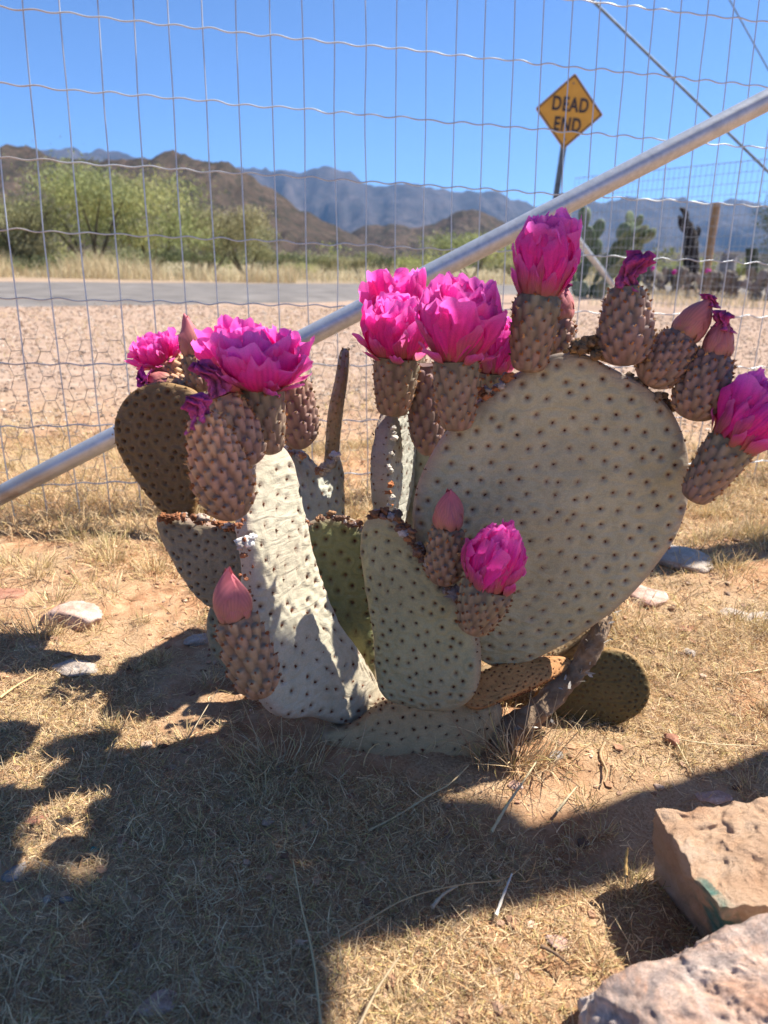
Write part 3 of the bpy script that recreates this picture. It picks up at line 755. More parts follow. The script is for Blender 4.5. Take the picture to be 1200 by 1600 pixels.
bud((318, 622), (262, 600), (222, 592), 0.775, 14, 20, 16, 28, ct=SALMON, cb=(0.36, 0.27, 0.19), ntub=50)

def withered(o, p0, p1, Y, r, seed, Y1=None, col=(0.42, 0.04, 0.22), flare=1.0):
    a_, b_ = at(*p0, Y), at(*p1, Y1 or Y)
    r = px2m(r, Y); rg = np.random.default_rng(seed)
    L = np.linalg.norm(b_ - a_); z = unit(b_ - a_); x, y, _ = frame_of(z, (0.2, -1, 0.1))
    n, k = 64, 46
    t, th = np.meshgrid(np.linspace(0, 1, k), np.linspace(0, 2 * math.pi, n, endpoint=False), indexing='ij')
    t, th = t.ravel(), th.ravel()
    fold = np.sin(7 * th + 5 * t + 2 * vnoise(np.stack([t * 5, th * 0, th * 0 + seed], 1), seed)) * 0.22 + 0.4 * fbm(np.stack([np.cos(th) * 2.2, np.sin(th) * 2.2, t * 5 + seed], 1), 4, seed)
    pr = np.interp(t, [0, 0.35, 0.7, 0.93, 1], [1.05, 0.62, 0.72 * flare, 0.85 * flare, 0.3])
    rr = r * pr * (1 + fold)
    cx = 0.35 * r * np.sin(t * 5 + seed); ez = (0.12 * L * vnoise(np.stack([th * 2.2, t * 2, th * 0], 1), seed + 3)) * t
    p = a_ + (t * L + ez)[:, None] * z + (rr * np.cos(th) + cx)[:, None] * x + (rr * np.sin(th))[:, None] * y
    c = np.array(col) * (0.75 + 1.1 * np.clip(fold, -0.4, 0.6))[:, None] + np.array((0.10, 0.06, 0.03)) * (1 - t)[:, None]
    p = np.concatenate([p, [a_ + z * L * 0.97 + cx[-1] * x]]); c = np.concatenate([c, c[-1:]])
    cap = np.arange((k - 1) * n, k * n)
    ob = obj('withered_petals', p, [grid_faces(k, n, wrap_v=True), np.stack([cap, np.roll(cap, -1), np.full(n, k * n)], 1)], M_wither, o, a_, False, {'tint': c.clip(0.01, 1)})
    return ob
def fruit(pb, pt, Y, rb, rm, rt, seed, Yt=None, cb=MAUVE, ct=MAUVE, ntub=70, **kw):
    o, _ = ovary('fruit', at(*pb, Y), at(*pt, Yt or Y), px2m(rb, Y), px2m(rm, Y), px2m(rt, Y), cb, ct, cactus, seed, ntub, **kw)
    return o
f_ = fruit((975, 572), (980, 446), 0.558, 20, 36, 18, 31, cb=MAUVE2, ct=(0.30, 0.20, 0.15), kmid=0.4, ntub=84); withered(f_, (981, 454), (999, 394), 0.558, 19, 31)
f_ = fruit((962, 562), (948, 530), 0.66, 10, 14, 9, 32, ntub=24); withered(f_, (948, 530), (943, 500), 0.66, 9, 32)
f_ = fruit((368, 812), (316, 648), 0.475, 20, 42, 16, 33, cb=(0.30, 0.19, 0.15), ct=(0.72, 0.36, 0.21), ntub=120, hgt=0.0040, NA=150, NT=140, tsize=0.0024); withered(f_, (320, 662), (296, 622), 0.475, 22, 33, col=(0.5, 0.05, 0.25))
f_ = fruit((388, 730), (346, 618), 0.53, 20, 34, 16, 34, cb=(0.32, 0.20, 0.16), ct=(0.62, 0.32, 0.19), ntub=60, hgt=0.0042, tsize=0.0022, NA=130, NT=130); withered(f_, (342, 618), (316, 566), 0.53, 19, 34, col=(0.5, 0.06, 0.25))
f_ = fruit((470, 702), (455, 592), 0.625, 12, 30, 24, 35, cb=(0.22, 0.13, 0.12), ct=(0.32, 0.17, 0.13), tcol=TAN, ntub=80)
f_ = fruit((668, 712), (664, 570), 0.74, 12, 25, 22, 36, cb=MAUVE2, ct=MAUVE2, ntub=80)
withered(bpy.data.objects['bud.003'], (1106, 478), (1112, 462), 0.565, 12, 41); withered(bpy.data.objects['bud.004'], (1126, 516), (1136, 488), 0.556, 16, 42)
withered(bpy.data.objects['bud.007'], (236, 595), (216, 590), 0.775, 14, 43, col=(0.6, 0.05, 0.4)); withered(bpy.data.objects['bud.005'], (878, 458), (884, 440), 0.655, 9, 44)

# dry scars, scabs and little buds along the rims
M_scab = tinted('dry_scar', 0.6, 1.3, 700, 0.9, 0.6, 0.002)
def ico_pts(nu=10, nv=7):
    th, ph = np.meshgrid(np.linspace(0, 2 * math.pi, nu, endpoint=False), np.linspace(0.0, math.pi, nv), indexing='ij')
    return np.stack([np.cos(th) * np.sin(ph), np.sin(th) * np.sin(ph), np.cos(ph)], 2).reshape(-1, 3), grid_faces(nu, nv, wrap_u=True)
SPH = ico_pts(14, 9)
def lumps(name, parent, items, seed):
    rg = np.random.default_rng(seed); mb = MB()
    for (px, py, Y, r, c) in items:
        v, f = SPH
        p = at(px, py, Y); s = px2m(r, Y) * rg.uniform(0.8, 1.2, 3)
        vv = v * s * (1 + 0.8 * fbm(v * 1.9 + rg.uniform(0, 50), 3, seed))[:, None] * np.array([1, 1, 0.75]) + p
        mb.add(vv, f, np.array(c) * rg.uniform(0.7, 1.3))
    return mb.obj(name, M_scab, parent, kind='stuff')
def along(pts, n, Y0, Y1, rlo, rhi, cols, seed, jit=4):
    rg = np.random.default_rng(seed); c = catmull(np.array(pts, float), 20, False); L = []
    for i in range(n):
        t = rg.random(); p = c[int(t * (len(c) - 1))]
        L.append((p[0] + rg.normal(0, jit), p[1] + rg.normal(0, jit * 0.7), Y0 + (Y1 - Y0) * t + rg.normal(0, 0.004), rg.uniform(rlo, rhi), cols[rg.integers(len(cols))]))
    return L
SC = [(0.26, 0.12, 0.06), (0.2, 0.12, 0.09), (0.42, 0.36, 0.34), (0.30, 0.17, 0.09), (0.16, 0.09, 0.06)]
lumps('rim_scars', P6, along([(583, 806), (605, 802), (628, 822), (655, 862), (680, 895), (705, 928)], 60, 0.54, 0.535, 3, 8, SC, 1, 4) + [(618, 805, 0.54, 11, (0.2, 0.12, 0.07)), (710, 928, 0.525, 12, (0.30, 0.26, 0.27)), (633, 832, 0.54, 9, (0.5, 0.47, 0.5))], 1)
lumps('rim_scars', P9, along([(252, 808), (300, 810), (345, 820), (372, 828)], 46, 0.675, 0.665, 3, 7, [(0.34, 0.14, 0.06), (0.5, 0.40, 0.33), (0.28, 0.12, 0.06)], 2, 3), 2)
lumps('rim_scars', P1, along([(900, 548), (925, 540), (945, 560)], 34, 0.562, 0.562, 4, 9, [(0.34, 0.22, 0.11), (0.24, 0.15, 0.08)], 3, 7) + along([(745, 630), (775, 605), (800, 590)], 12, 0.575, 0.575, 4, 9, [(0.4, 0.34, 0.3), (0.36, 0.15, 0.07)], 4, 4) + along([(985, 590), (1010, 606), (1050, 640)], 36, 0.575, 0.575, 3, 8, [(0.2, 0.12, 0.08), (0.28, 0.2, 0.13)], 5, 5), 3)
lumps('rim_scars', P5, along([(478, 820), (510, 807), (560, 818)], 26, 0.63, 0.63, 3, 6, SC, 6, 3), 4)
lumps('rim_scars', P3, along([(445, 700), (480, 716), (505, 735), (525, 712)], 26, 0.70, 0.70, 3, 7, [(0.4, 0.2, 0.1), (0.5, 0.42, 0.36)], 7, 4), 5)
lumps('rim_scars', P2, [(385, 845, 0.505, 12, (0.62, 0.6, 0.56)), (378, 852, 0.50, 8, (0.5, 0.44, 0.4)), (395, 838, 0.505, 8, (0.66, 0.64, 0.6)), (380, 868, 0.50, 6, (0.36, 0.16, 0.08)), (382, 700, 0.53, 6, (0.3, 0.15, 0.08))] + along([(378, 700), (370, 800), (378, 840), (395, 1000), (410, 1095)], 18, 0.505, 0.49, 3, 5, [(0.3, 0.12, 0.06)], 8, 4), 6)
lumps('rim_scars', P10, along([(615, 660), (612, 720), (612, 800)], 16, 0.655, 0.645, 3, 5, [(0.36, 0.14, 0.06), (0.55, 0.5, 0.42)], 9, 3), 7)

# ------------------------------------------------------------------ the wire fence
FP, FA, FB, FC = np.array([-.54005, 1.2208, .34085]), np.array([.04944, .01163, -.00081]), np.array([.00179, -.01399, -.1006]), (.03423, .03123, -.01622)
def fpt(c, r):
    c, r = np.broadcast_arrays(np.asarray(c, float), np.asarray(r, float))
    cc, rr = np.clip(c, -8, 30), r
    yo = FC[0] * rr * rr / 36 + FC[1] * rr * cc / 120 + FC[2] * cc * cc / 600
    P_ = FP + c[..., None] * FA + r[..., None] * FB + np.array([0, 0, CAM_H])
    P_[..., 1] += yo
    return P_
M_wire, nt, b = new_mat('galvanised_wire', 0.42, 0.5)
b.inputs['Metallic'].default_value = 0.35
rust = ramp(nt, noise(nt, 3.5, 5, 0.6), [(0.50, G3(0)), (0.66, G3(1))])
sx_ = nt.nodes.new('ShaderNodeSeparateXYZ'); tcx = nt.nodes.new('ShaderNodeTexCoord')
geo = nt.nodes.new('ShaderNodeNewGeometry'); nt.links.new(geo.outputs['Position'], sx_.inputs[0])
mr = N(nt, 'ShaderNodeMapRange'); mr.inputs['From Min'].default_value = -0.22; mr.inputs['From Max'].default_value = -0.42
nt.links.new(sx_.outputs['X'], mr.inputs['Value'])
fac = mix(nt, 1.0, mr.outputs[0], rust, 'MULTIPLY')
nt.links.new(mix(nt, fac, (0.50, 0.53, 0.56), (0.36, 0.20, 0.10)), b.inputs['Base Color'])
fence = empty('wire_fence', (0, 1.3, 0), 'galvanised grid wire fence standing close behind the flowering cactus', 'fence')
rg = np.random.default_rng(77)
for c_ in range(-9, 42):
    r = np.linspace(-9, 7.9, 120)
    P_ = fpt(np.full(120, float(c_)), r)
    P_[:, 0] += 0.0016 * vnoise(np.stack([r * 0.9, 0 * r + c_ * 3.1, 0 * r], 1), 5)
    P_[:, 1] += 0.003 * vnoise(np.stack([r * 0.7, 0 * r + c_ * 5.1, 0 * r], 1), 6)
    v, f = tube(P_, 0.00105, 6)
    obj('vertical_wire', v, f, M_wire, fence, P_[-1])
for r_ in range(-9, 8):
    c_ = np.arange(-9, 41.01, 0.125)
    P_ = fpt(c_, np.full(len(c_), float(r_)))
    fr = c_ % 1.0
    P_[:, 2] += 0.0030 * (np.sin(fr * 2 * math.pi)) * 0.55 + 0.0012 * vnoise(np.stack([c_ * 1.7, 0 * c_ + r_ * 7, 0 * c_], 1), 8)
    P_[:, 1] -= 0.0024
    v, f = tube(P_, 0.0012, 6)
    obj('horizontal_wire', v, f, M_wire, fence, P_[0])

# chicken wire on the lower part
mb = MB(); hx = 0.044
rg = np.random.default_rng(8)
def cw(c, r): 
    p = fpt(np.array([c]), np.array([r]))[0]; p[1] += 0.006 + 0.004 * math.sin(c * 1.3 + r * 2); return p
sx, sz = hx / 0.0508, hx * 0.9 / 0.1016
for j in range(0, 17):
    for i in range(-10, 45):
        ox = (0.5 if j % 2 else 0) * sx
        r0 = 4.62 + j * sz * 0.5
        if r0 > 8: continue
        jit = lambda: rg.normal(0, 0.04)
        c0 = i * sx + ox
        a_ = cw(c0 - sx * 0.17, r0); b_ = cw(c0 + sx * 0.17, r0 + jit() * 0.4)
        v, f = tube([a_, (a_ + b_) / 2, b_], 0.0006, 5); mb.add(v, f, (1, 1, 1))
        for sgn in (-1, 1):
            e0 = b_ if sgn > 0 else a_
            e1 = cw(c0 + sgn * sx * 0.33, r0 + sz * 0.5 + jit() * 0.3)
            v, f = tube([e0, e1], 0.00032, 4); mb.add(v, f, (1, 1, 1))
            e1 = cw(c0 + sgn * sx * 0.33, r0 - sz * 0.5 + jit() * 0.3)
            v, f = tube([e0, e1], 0.00032, 4); mb.add(v, f, (1, 1, 1))
M_cwire = plain('thin_wire', (0.36, 0.28, 0.20), (0.55, 0.48, 0.40), 25, 0.6, 0, metal=0.3)
cwo = mb.obj('chicken_wire', M_cwire, None)
info(cwo, 'strip of hexagonal chicken wire tied along the foot of the grid fence', 'chicken wire')

# brace pipe in front of the fence, and the corner post it runs up to (outside the frame)
M_pipe, nt, b = new_mat('galvanised_pipe', 0.42, 0.5)
b.inputs['Metallic'].default_value = 0.55
gal = ramp(nt, noise(nt, 60, 9, 0.75), [(0.32, (0.38, 0.40, 0.43)), (0.68, (0.58, 0.60, 0.63))])
geo = nt.nodes.new('ShaderNodeNewGeometry'); sz_ = nt.nodes.new('ShaderNodeSeparateXYZ'); nt.links.new(geo.outputs['Position'], sz_.inputs[0])
mr = N(nt, 'ShaderNodeMapRange'); mr.inputs['From Min'].default_value = 0.16; mr.inputs['From Max'].default_value = 0.02
nt.links.new(sz_.outputs['Z'], mr.inputs['Value'])
dirt = mix(nt, 1.0, mr.outputs[0], ramp(nt, noise(nt, 30, 8, 0.7), [(0.4, G3(0.1)), (0.6, G3(1))]), 'MULTIPLY')
nt.links.new(mix(nt, dirt, gal, (0.17, 0.12, 0.08)), b.inputs['Base Color'])
bump(nt, b, noise(nt, 220, 4, 0.6), 0.12, 0.001)
pa, pb_ = at(0, 774, 1.10), at(1200, 156, 1.20)
dd = pb_ - pa
lo, hi = pa - dd * 0.09, pa + dd * 1.45
ts = np.linspace(0, 1, 30)[:, None]
v, f = tube(lo + ts * (hi - lo), 0.0152, 28)
info(obj('brace_pipe', v, f, M_pipe), 'thick grey steel brace pipe slanting up across the fence from lower left to upper right', 'pipe')
post = empty('fence_post', (hi[0], hi[1] + 0.02, 0), 'grey steel corner post at the upper end of the thick brace pipe', 'post')
v, f = tube([(hi[0] + 0.03, hi[1] + 0.02, -0.1), (hi[0] + 0.03, hi[1] + 0.02, hi[2] + 0.35)], 0.03, 28); obj('post_shaft', v, f, M_pipe, post)
v, f = tube([(hi[0] + 0.03, hi[1] + 0.02, hi[2] + 0.351), (hi[0] + 0.03, hi[1] + 0.02, hi[2] + 0.37), (hi[0] + 0.03, hi[1] + 0.02, hi[2] + 0.385)], [0.033, 0.031, 0.008], 28); obj('cap', v, f, M_pipe, post)

# ------------------------------------------------------------------ rocks
def stone(name, c, size, seed, mat, label=None, cat='stone', rot=None, facets=16, rough=0.05, n=34, group=None, sink=0.3, fine=0.012, ridge=0.0):
    rg = np.random.default_rng(seed)
    th, ph = np.meshgrid(np.linspace(0, 2 * math.pi, n * 2, endpoint=False), np.linspace(0.0, math.pi, n), indexing='ij')
    d = np.stack([np.cos(th) * np.sin(ph), np.sin(th) * np.sin(ph), np.cos(ph)], 2).reshape(-1, 3)
    nn = rg.normal(size=(facets, 3)); nn /= np.linalg.norm(nn, axis=1)[:, None]
    dist = rg.uniform(0.72, 1.0, facets)
    k = d @ nn.T
    r = np.where(k > 0.05, dist / np.maximum(k, 0.05), 9.0).min(1).clip(0.4, 1.25)
    r = r + rough * fbm(d * 3 + seed, 5, seed) + fine * fbm(d * 22 + seed, 4, seed + 2)
    if ridge: r = r - ridge * np.abs(fbm(d * np.array([5, 5, 9.0]) + seed, 5, seed + 4, 0.6)) ** 0.8
    v = d * r[:, None]
    if rot is not None:
        a = rot; Rz = np.array([[math.cos(a), -math.sin(a), 0], [math.sin(a), math.cos(a), 0], [0, 0, 1]])
        v = (v * np.array(size)) @ Rz.T
    else: v = v * np.array(size)
    c = np.array(c, float); c[2] = float(gz(c[0], c[1])[0]) + size[2] * (1 - 2 * sink) * 0.6 if len(c) < 3 or c[2] == 0 else c[2]
    o = obj(name, v + c, grid_faces(n * 2, n, wrap_u=True), mat, None, c)
    return info(o, label, cat, group)
def rock_mat(name, cols, s=40, vein=None, bs=0.6, bd=0.004, sb=None, dist=0.0):
    mt, nt, b = new_mat(name, 0.88, 0.2)
    k = len(cols)
    c = ramp(nt, noise(nt, s, 9, 0.68, dist=dist), [(0.3 + 0.4 * i / max(k - 1, 1), q) for i, q in enumerate(cols)])
    if vein: c = mix(nt, ramp(nt, noise(nt, s * 0.55, 8, 0.7, dist=2.5), [(0.5, G3(0)), (0.62, G3(1))]), c, vein)
    c = mix(nt, 1.0, c, ramp(nt, noise(nt, s * 12, 5, 0.7), [(0.3, G3(0.75)), (0.7, G3(1.2))]), 'MULTIPLY')
    nt.links.new(c, b.inputs['Base Color'])
    bump(nt, b, noise(nt, sb or s * 5, 9, 0.75), bs, bd)
    return mt
M_pinkrock = rock_mat('pink_granite', [(0.30, 0.16, 0.12), (0.50, 0.33, 0.26), (0.62, 0.50, 0.44)], 45)
M_white = rock_mat('pale_quartz', [(0.30, 0.23, 0.18), (0.43, 0.36, 0.30), (0.55, 0.48, 0.42)], 50)
M_red = rock_mat('red_stone', [(0.20, 0.09, 0.06), (0.36, 0.17, 0.11), (0.45, 0.25, 0.17)], 60)
M_greyst = rock_mat('grey_stone', [(0.20, 0.18, 0.17), (0.36, 0.33, 0.31)], 60)
M_turq = rock_mat('turquoise_stone', [(0.05, 0.22, 0.20), (0.14, 0.38, 0.34)], 60)
M_quartz = rock_mat('quartz_boulder', [(0.42, 0.20, 0.12), (0.62, 0.40, 0.29), (0.76, 0.60, 0.50), (0.82, 0.76, 0.72)], 18, (0.34, 0.27, 0.24), 1.0, 0.006, 90, dist=1.0)

# the block of sandstone, bottom right
M_sand, nt, b = new_mat('sandstone', 0.93, 0.12)
c = ramp(nt, noise(nt, 16, 9, 0.7), [(0.3, (0.56, 0.32, 0.19)), (0.5, (0.70, 0.47, 0.31)), (0.7, (0.78, 0.62, 0.48))])
c = mix(nt, ramp(nt, noise(nt, 130, 7, 0.75), [(0.54, G3(0)), (0.68, G3(0.45))]), c, (0.34, 0.19, 0.12))
c = mix(nt, attr(nt, 'paint', 'Fac'), c, ramp(nt, noise(nt, 180, 6, 0.7), [(0.3, (0.08, 0.20, 0.165)), (0.7, (0.19, 0.33, 0.28))]))
nt.links.new(c, b.inputs['Base Color'])
bump(nt, b, noise(nt, 170, 9, 0.8), 1.0, 0.006)
T0, T1, T2, T3 = at_z(1030, 1270, 0.062), at_z(1128, 1418, 0.060), at_z(1330, 1412, 0.066), at_z(1330, 1222, 0.088)
B0, B1, B2, B3 = at_z(1018, 1385, -0.015), at_z(1128, 1505, -0.015), at_z(1340, 1500, -0.015), at_z(1330, 1330, -0.015)
def hexrock(n=110):
    V, Fc, k = [], [], 0
    faces = [(B0, B1, T1, T0), (B1, B2, T2, T1), (B2, B3, T3, T2), (B3, B0, T0, T3), (T0, T1, T2, T3), (B3, B2, B1, B0)]
    q = np.linspace(0, 1, n); U, W_ = np.meshgrid(q, q, indexing='ij'); U, W_ = U.ravel()[:, None], W_.ravel()[:, None]
    for a, b_, c_, d_ in faces:
        V.append(a * (1 - U) * (1 - W_) + b_ * U * (1 - W_) + c_ * U * W_ + d_ * (1 - U) * W_); Fc.append(grid_faces(n, n, off=k)); k += n * n
    V = np.concatenate(V); Fc = np.concatenate(Fc)
    key = np.round(V * 1e5).astype(np.int64)
    _, idx, inv = np.unique(key, axis=0, return_index=True, return_inverse=True)
    return V[idx], inv.ravel()[Fc]
V, Fc = hexrock()
ctr = V.mean(0); paint_c = at_z(1122, 1452, 0.034)
pn = V.copy()
dv = V - ctr
V = V + 0.005 * np.stack([fbm(V * 22 + 3 * q, 4, 90 + q) for q in range(3)], 1) + 0.0016 * np.stack([fbm(V * 120 + q, 3, 95 + q) for q in range(3)], 1)
V[:, 2] -= 0.0018 * np.clip(fbm((pn @ np.array([[0.8, -0.6, 0], [0.6, 0.8, 0], [0, 0, 1]])) * np.array([110, 260, 110]), 4, 71), 0, 1) * (pn[:, 2] > 0.055)
paint = np.clip(1.4 - np.linalg.norm((pn - paint_c) * np.array([1.25, 1, 0.62]), axis=1) / 0.0150 + 0.7 * fbm(pn * 120, 3, 4), 0, 1) * (pn[:, 2] < 0.061)
rock1 = obj('sandstone_block', V, Fc, M_sand, None, ctr * np.array([1, 1, 0]), True, {'paint': paint})
info(rock1, 'big squared tan sandstone block with a faded teal paint patch on its corner', 'rock')
bpy.context.view_layer.update()

stone('quartz_boulder', at_z(1185, 1655, 0.012), (0.092, 0.062, 0.066), 5, M_quartz, 'craggy pink and white quartz boulder lying just below the sandstone block', 'rock', rot=-0.2, facets=22, rough=0.07, n=170, fine=0.016, ridge=0.0)
def gstone(px, py, wpx, hpx, seed, mat, label, cat='stone', flat=0.5, rot=0.0, group=None, name='stone'):
    p = at_z(px, py, 0.0); dpt = p[1] * cp + CAM_H * sp
    wx = wpx / 2 * dpt / F_PX; 
    ang = math.atan2(CAM_H, p[1])
    wy = hpx / 2 * dpt / F_PX / math.sin(ang) * 0.75
    return stone(name, (p[0], p[1], 0), (wx, wy, min(wx, wy) * flat), seed, mat, label, cat, rot, 14, 0.07, 30, group)
gstone(118, 970, 98, 50, 1, M_pinkrock, 'pale pink granite stone half in the cactus shadow at the far left', rot=0.1, flat=0.5)
gstone(118, 1046, 60, 28, 2, M_white, 'small white stone in the shade below the pale pink granite stone', flat=0.6)
gstone(8, 934, 70, 22, 3, M_red, 'flat reddish stone at the left edge of the photo', flat=0.3)
gstone(312, 998, 40, 22, 4, M_white, 'little white stone at the shadow edge left of the cactus', flat=0.5)
gstone(1058, 876, 84, 42, 5, M_white, 'pale stone beside the right edge of the big front pad', flat=0.3)
gstone(1005, 930, 56, 36, 6, M_pinkrock, 'pale pinkish stone tucked behind the lower edge of the big pad', flat=0.3)
gstone(1137, 953, 50, 17, 7, M_white, 'thin flat white stone, shorter of the pair at the right edge', flat=0.25)
gstone(1192, 962, 70, 22, 8, M_white, 'flat white stone cut by the right edge of the photo', flat=0.25)
gstone(1072, 984, 30, 14, 9, M_red, 'dull reddish stone in the grass right of the big pad', flat=0.4)
gstone(1077, 1026, 16, 12, 10, M_white, 'tiny white pebble in dry grass right of the brown round pad', 'pebble', 0.6)
gstone(1046, 1164, 22, 20, 11, M_red, 'orange pebble in the straw right of the cactus', 'pebble', 0.7)
gstone(60, 1281, 34, 24, 12, M_red, 'reddish oblong pebble in the shade at lower left', 'pebble', 0.6, 0.4)
gstone(28, 1358, 40, 30, 13, M_greyst, 'long grey stone chip at the left edge, half sunlit', 'stone', 0.35, 0.9)
gstone(150, 1330, 16, 10, 14, M_turq, 'small turquoise pebble in the shaded grass', 'pebble', 0.6)
gstone(74, 1411, 17, 13, 15, M_white, 'pale grey round pebble, left one of two in the lower left shade', 'pebble', 0.7)
gstone(105, 1410, 18, 13, 16, M_greyst, 'dark grey round pebble beside the pale grey one', 'pebble', 0.7)
gstone(243, 1572, 62, 46, 17, M_pinkrock, 'pinkish quartz stone at the bottom edge in the shade', flat=0.5, rot=0.3)
gstone(548, 1248, 16, 12, 18, M_red, 'brown pebble in deep shade below the cactus base', 'pebble', 0.6)
gstone(1115, 1243, 50, 26, 19, M_pinkrock, 'flat pink-brown stone in shade just behind the sandstone block', flat=0.3)
gstone(867, 1193, 26, 16, 20, M_greyst, 'flat brown stone in the straw below the brown round pad', flat=0.4)
gstone(806, 1233, 22, 22, 21, M_pinkrock, 'tan angular pebble sunlit in front of the woody stem', 'pebble', 0.6)
gstone(880, 1470, 60, 22, 22, M_pinkrock, 'tan flat stone sunk in the sunlit grass left of the sandstone block', flat=0.2, rot=-0.5)

# ------------------------------------------------------------------ grass and straw
def blades(N_, rg, xy, length, tilt, width, cols, curl=0.6, segs=4, zoff=0.0, aim=None):
    """ribbons; returns verts, faces, colours"""
    az = rg.uniform(0, 2 * math.pi, N_) if aim is None else aim
    t = np.linspace(0, 1, segs + 1)
    base = np.stack([xy[:, 0], xy[:, 1], gz(xy[:, 0], xy[:, 1]) - 0.001 + zoff], 1)
    d = np.stack([np.cos(az), np.sin(az), 0 * az], 1)
    cu = rg.normal(0, curl, N_); cs = rg.normal(0, curl, N_)
    pts = np.zeros((N_, segs + 1, 3)); pts[:, 0] = base
    tl = tilt.copy(); a2 = az.copy()
    for k in range(segs):
        step = (length / segs)[:, None] * np.stack([np.cos(a2) * np.sin(tl), np.sin(a2) * np.sin(tl), np.cos(tl)], 1)
        pts[:, k + 1] = pts[:, k] + step
        tl = tl + np.abs(cu) * 1.2 / segs * 1.5; a2 = a2 + cs * 1.5 / segs * 2
    gl = gz(pts[:, :, 0], pts[:, :, 1]).reshape(N_, segs + 1) + 0.0006
    pts[:, :, 2] = np.maximum(pts[:, :, 2], gl)
    side = np.stack([-np.sin(a2), np.cos(a2), rg.normal(0, 0.4, N_)], 1); side /= np.linalg.norm(side, axis=1)[:, None]
    wd = width[:, None] * np.array([1.0] + [0.9 - 0.7 * (q / segs) ** 2 for q in range(1, segs)] + [0.1])[None]
    Lf = pts - side[:, None] * wd[:, :, None] / 2; Rt = pts + side[:, None] * wd[:, :, None] / 2
    V = np.stack([Lf, Rt], 2).reshape(-1, 3)
    b0 = np.arange(N_)[:, None] * (segs + 1) * 2 + np.arange(segs)[None] * 2
    b0 = b0.ravel()
    Fc = np.stack([b0, b0 + 1, b0 + 3, b0 + 2], 1)
    ci = cols[rg.integers(0, len(cols), N_)] * rg.uniform(0.65, 1.25, (N_, 1))
    A = np.repeat(ci, (segs + 1) * 2, 0)
    return V, Fc, A
STRAW = np.array([(0.76, 0.54, 0.29), (0.66, 0.48, 0.27), (0.56, 0.43, 0.27), (0.82, 0.64, 0.38), (0.58, 0.36, 0.17), (0.46, 0.33, 0.20), (0.52, 0.42, 0.17), (0.34, 0.20, 0.11)])
rg = np.random.default_rng(2024)
def scatter(n, xlo, xhi, ylo, yhi, dens):
    x = rg.uniform(xlo, xhi, n * 3); y = rg.uniform(ylo, yhi, n * 3)
    k = (np.abs(x) < 0.62 * y + 0.16)
    x, y = x[k], y[k]
    kk = rg.random(len(x)) < dens(x, y) * np.where(((x - 0.02) / 0.15) ** 2 + ((y - 0.57) / 0.065) ** 2 < 1, 0.12, 1.0)
    return np.stack([x[kk], y[kk]], 1)[:n]
cover = lambda x, y: np.clip(0.84 + 1.3 * n2(x * 6, y * 6, 21, 3), 0.08, 1)
cover2 = lambda x, y: np.clip(0.35 + 1.1 * n2(x * 13, y * 13, 33, 3), 0.0, 1)
parts = []
xy = scatter(115000, -0.9, 1.0, 0.24, 0.80, cover)                       # short matted straw close by
n_ = len(xy); parts.append(blades(n_, rg, xy, rg.uniform(0.006, 0.024, n_), rg.uniform(0.5, 1.55, n_), rg.uniform(0.0004, 0.0010, n_), STRAW, 1.0))
xy = scatter(56000, -1.2, 1.3, 0.75, 1.75, cover)
n_ = len(xy); parts.append(blades(n_, rg, xy, rg.uniform(0.01, 0.035, n_), rg.uniform(0.4, 1.5, n_), rg.uniform(0.0007, 0.0016, n_), STRAW, 0.9, 3))
# upright tufts
for (cnt, ylo, yhi, ln) in ((170, 0.27, 0.8, 0.018), (340, 0.8, 1.8, 0.035)):
    cx = scatter(cnt, -1.1, 1.2, ylo, yhi, cover2)
    k = 60
    c_ = np.repeat(cx, k, 0); xy = c_ + rg.normal(0, 0.006 if ylo < 0.5 else 0.012, c_.shape)
    n_ = len(xy); aim = np.arctan2(xy[:, 1] - c_[:, 1], xy[:, 0] - c_[:, 0])
    tint = np.array([(0.66, 0.48, 0.26), (0.56, 0.43, 0.21), (0.68, 0.53, 0.32), (0.48, 0.38, 0.17)])
    parts.append(blades(n_, rg, xy, rg.uniform(0.4, 1.2, n_) * ln, rg.uniform(0.1, 0.9, n_), rg.uniform(0.0006, 0.0012, n_) * (1 if ylo < 0.5 else 1.5), tint, 0.5, 4, aim=aim))
# the tussock at the foot of the woody stem and long blades under the left pad
for (px, py, rad, cnt, ln) in ((805, 1200, 0.018, 200, 0.06), (440, 1200, 0.03, 110, 0.05), (60, 1000, 0.02, 160, 0.04), (60, 785, 0.08, 320, 0.09), (250, 790, 0.12, 320, 0.06)):
    c_ = np.tile(at_z(px, py)[:2], (cnt, 1)); xy = c_ + rg.normal(0, rad, c_.shape) * np.array([1, 0.4])
    n_ = cnt; aim = np.arctan2(xy[:, 1] - c_[:, 1], xy[:, 0] - c_[:, 0])
    parts.append(blades(n_, rg, xy, rg.uniform(0.4, 1.2, n_) * ln, rg.uniform(0.1, 0.8, n_), rg.uniform(0.0008, 0.0014, n_), STRAW, 0.7, 5, aim=aim))
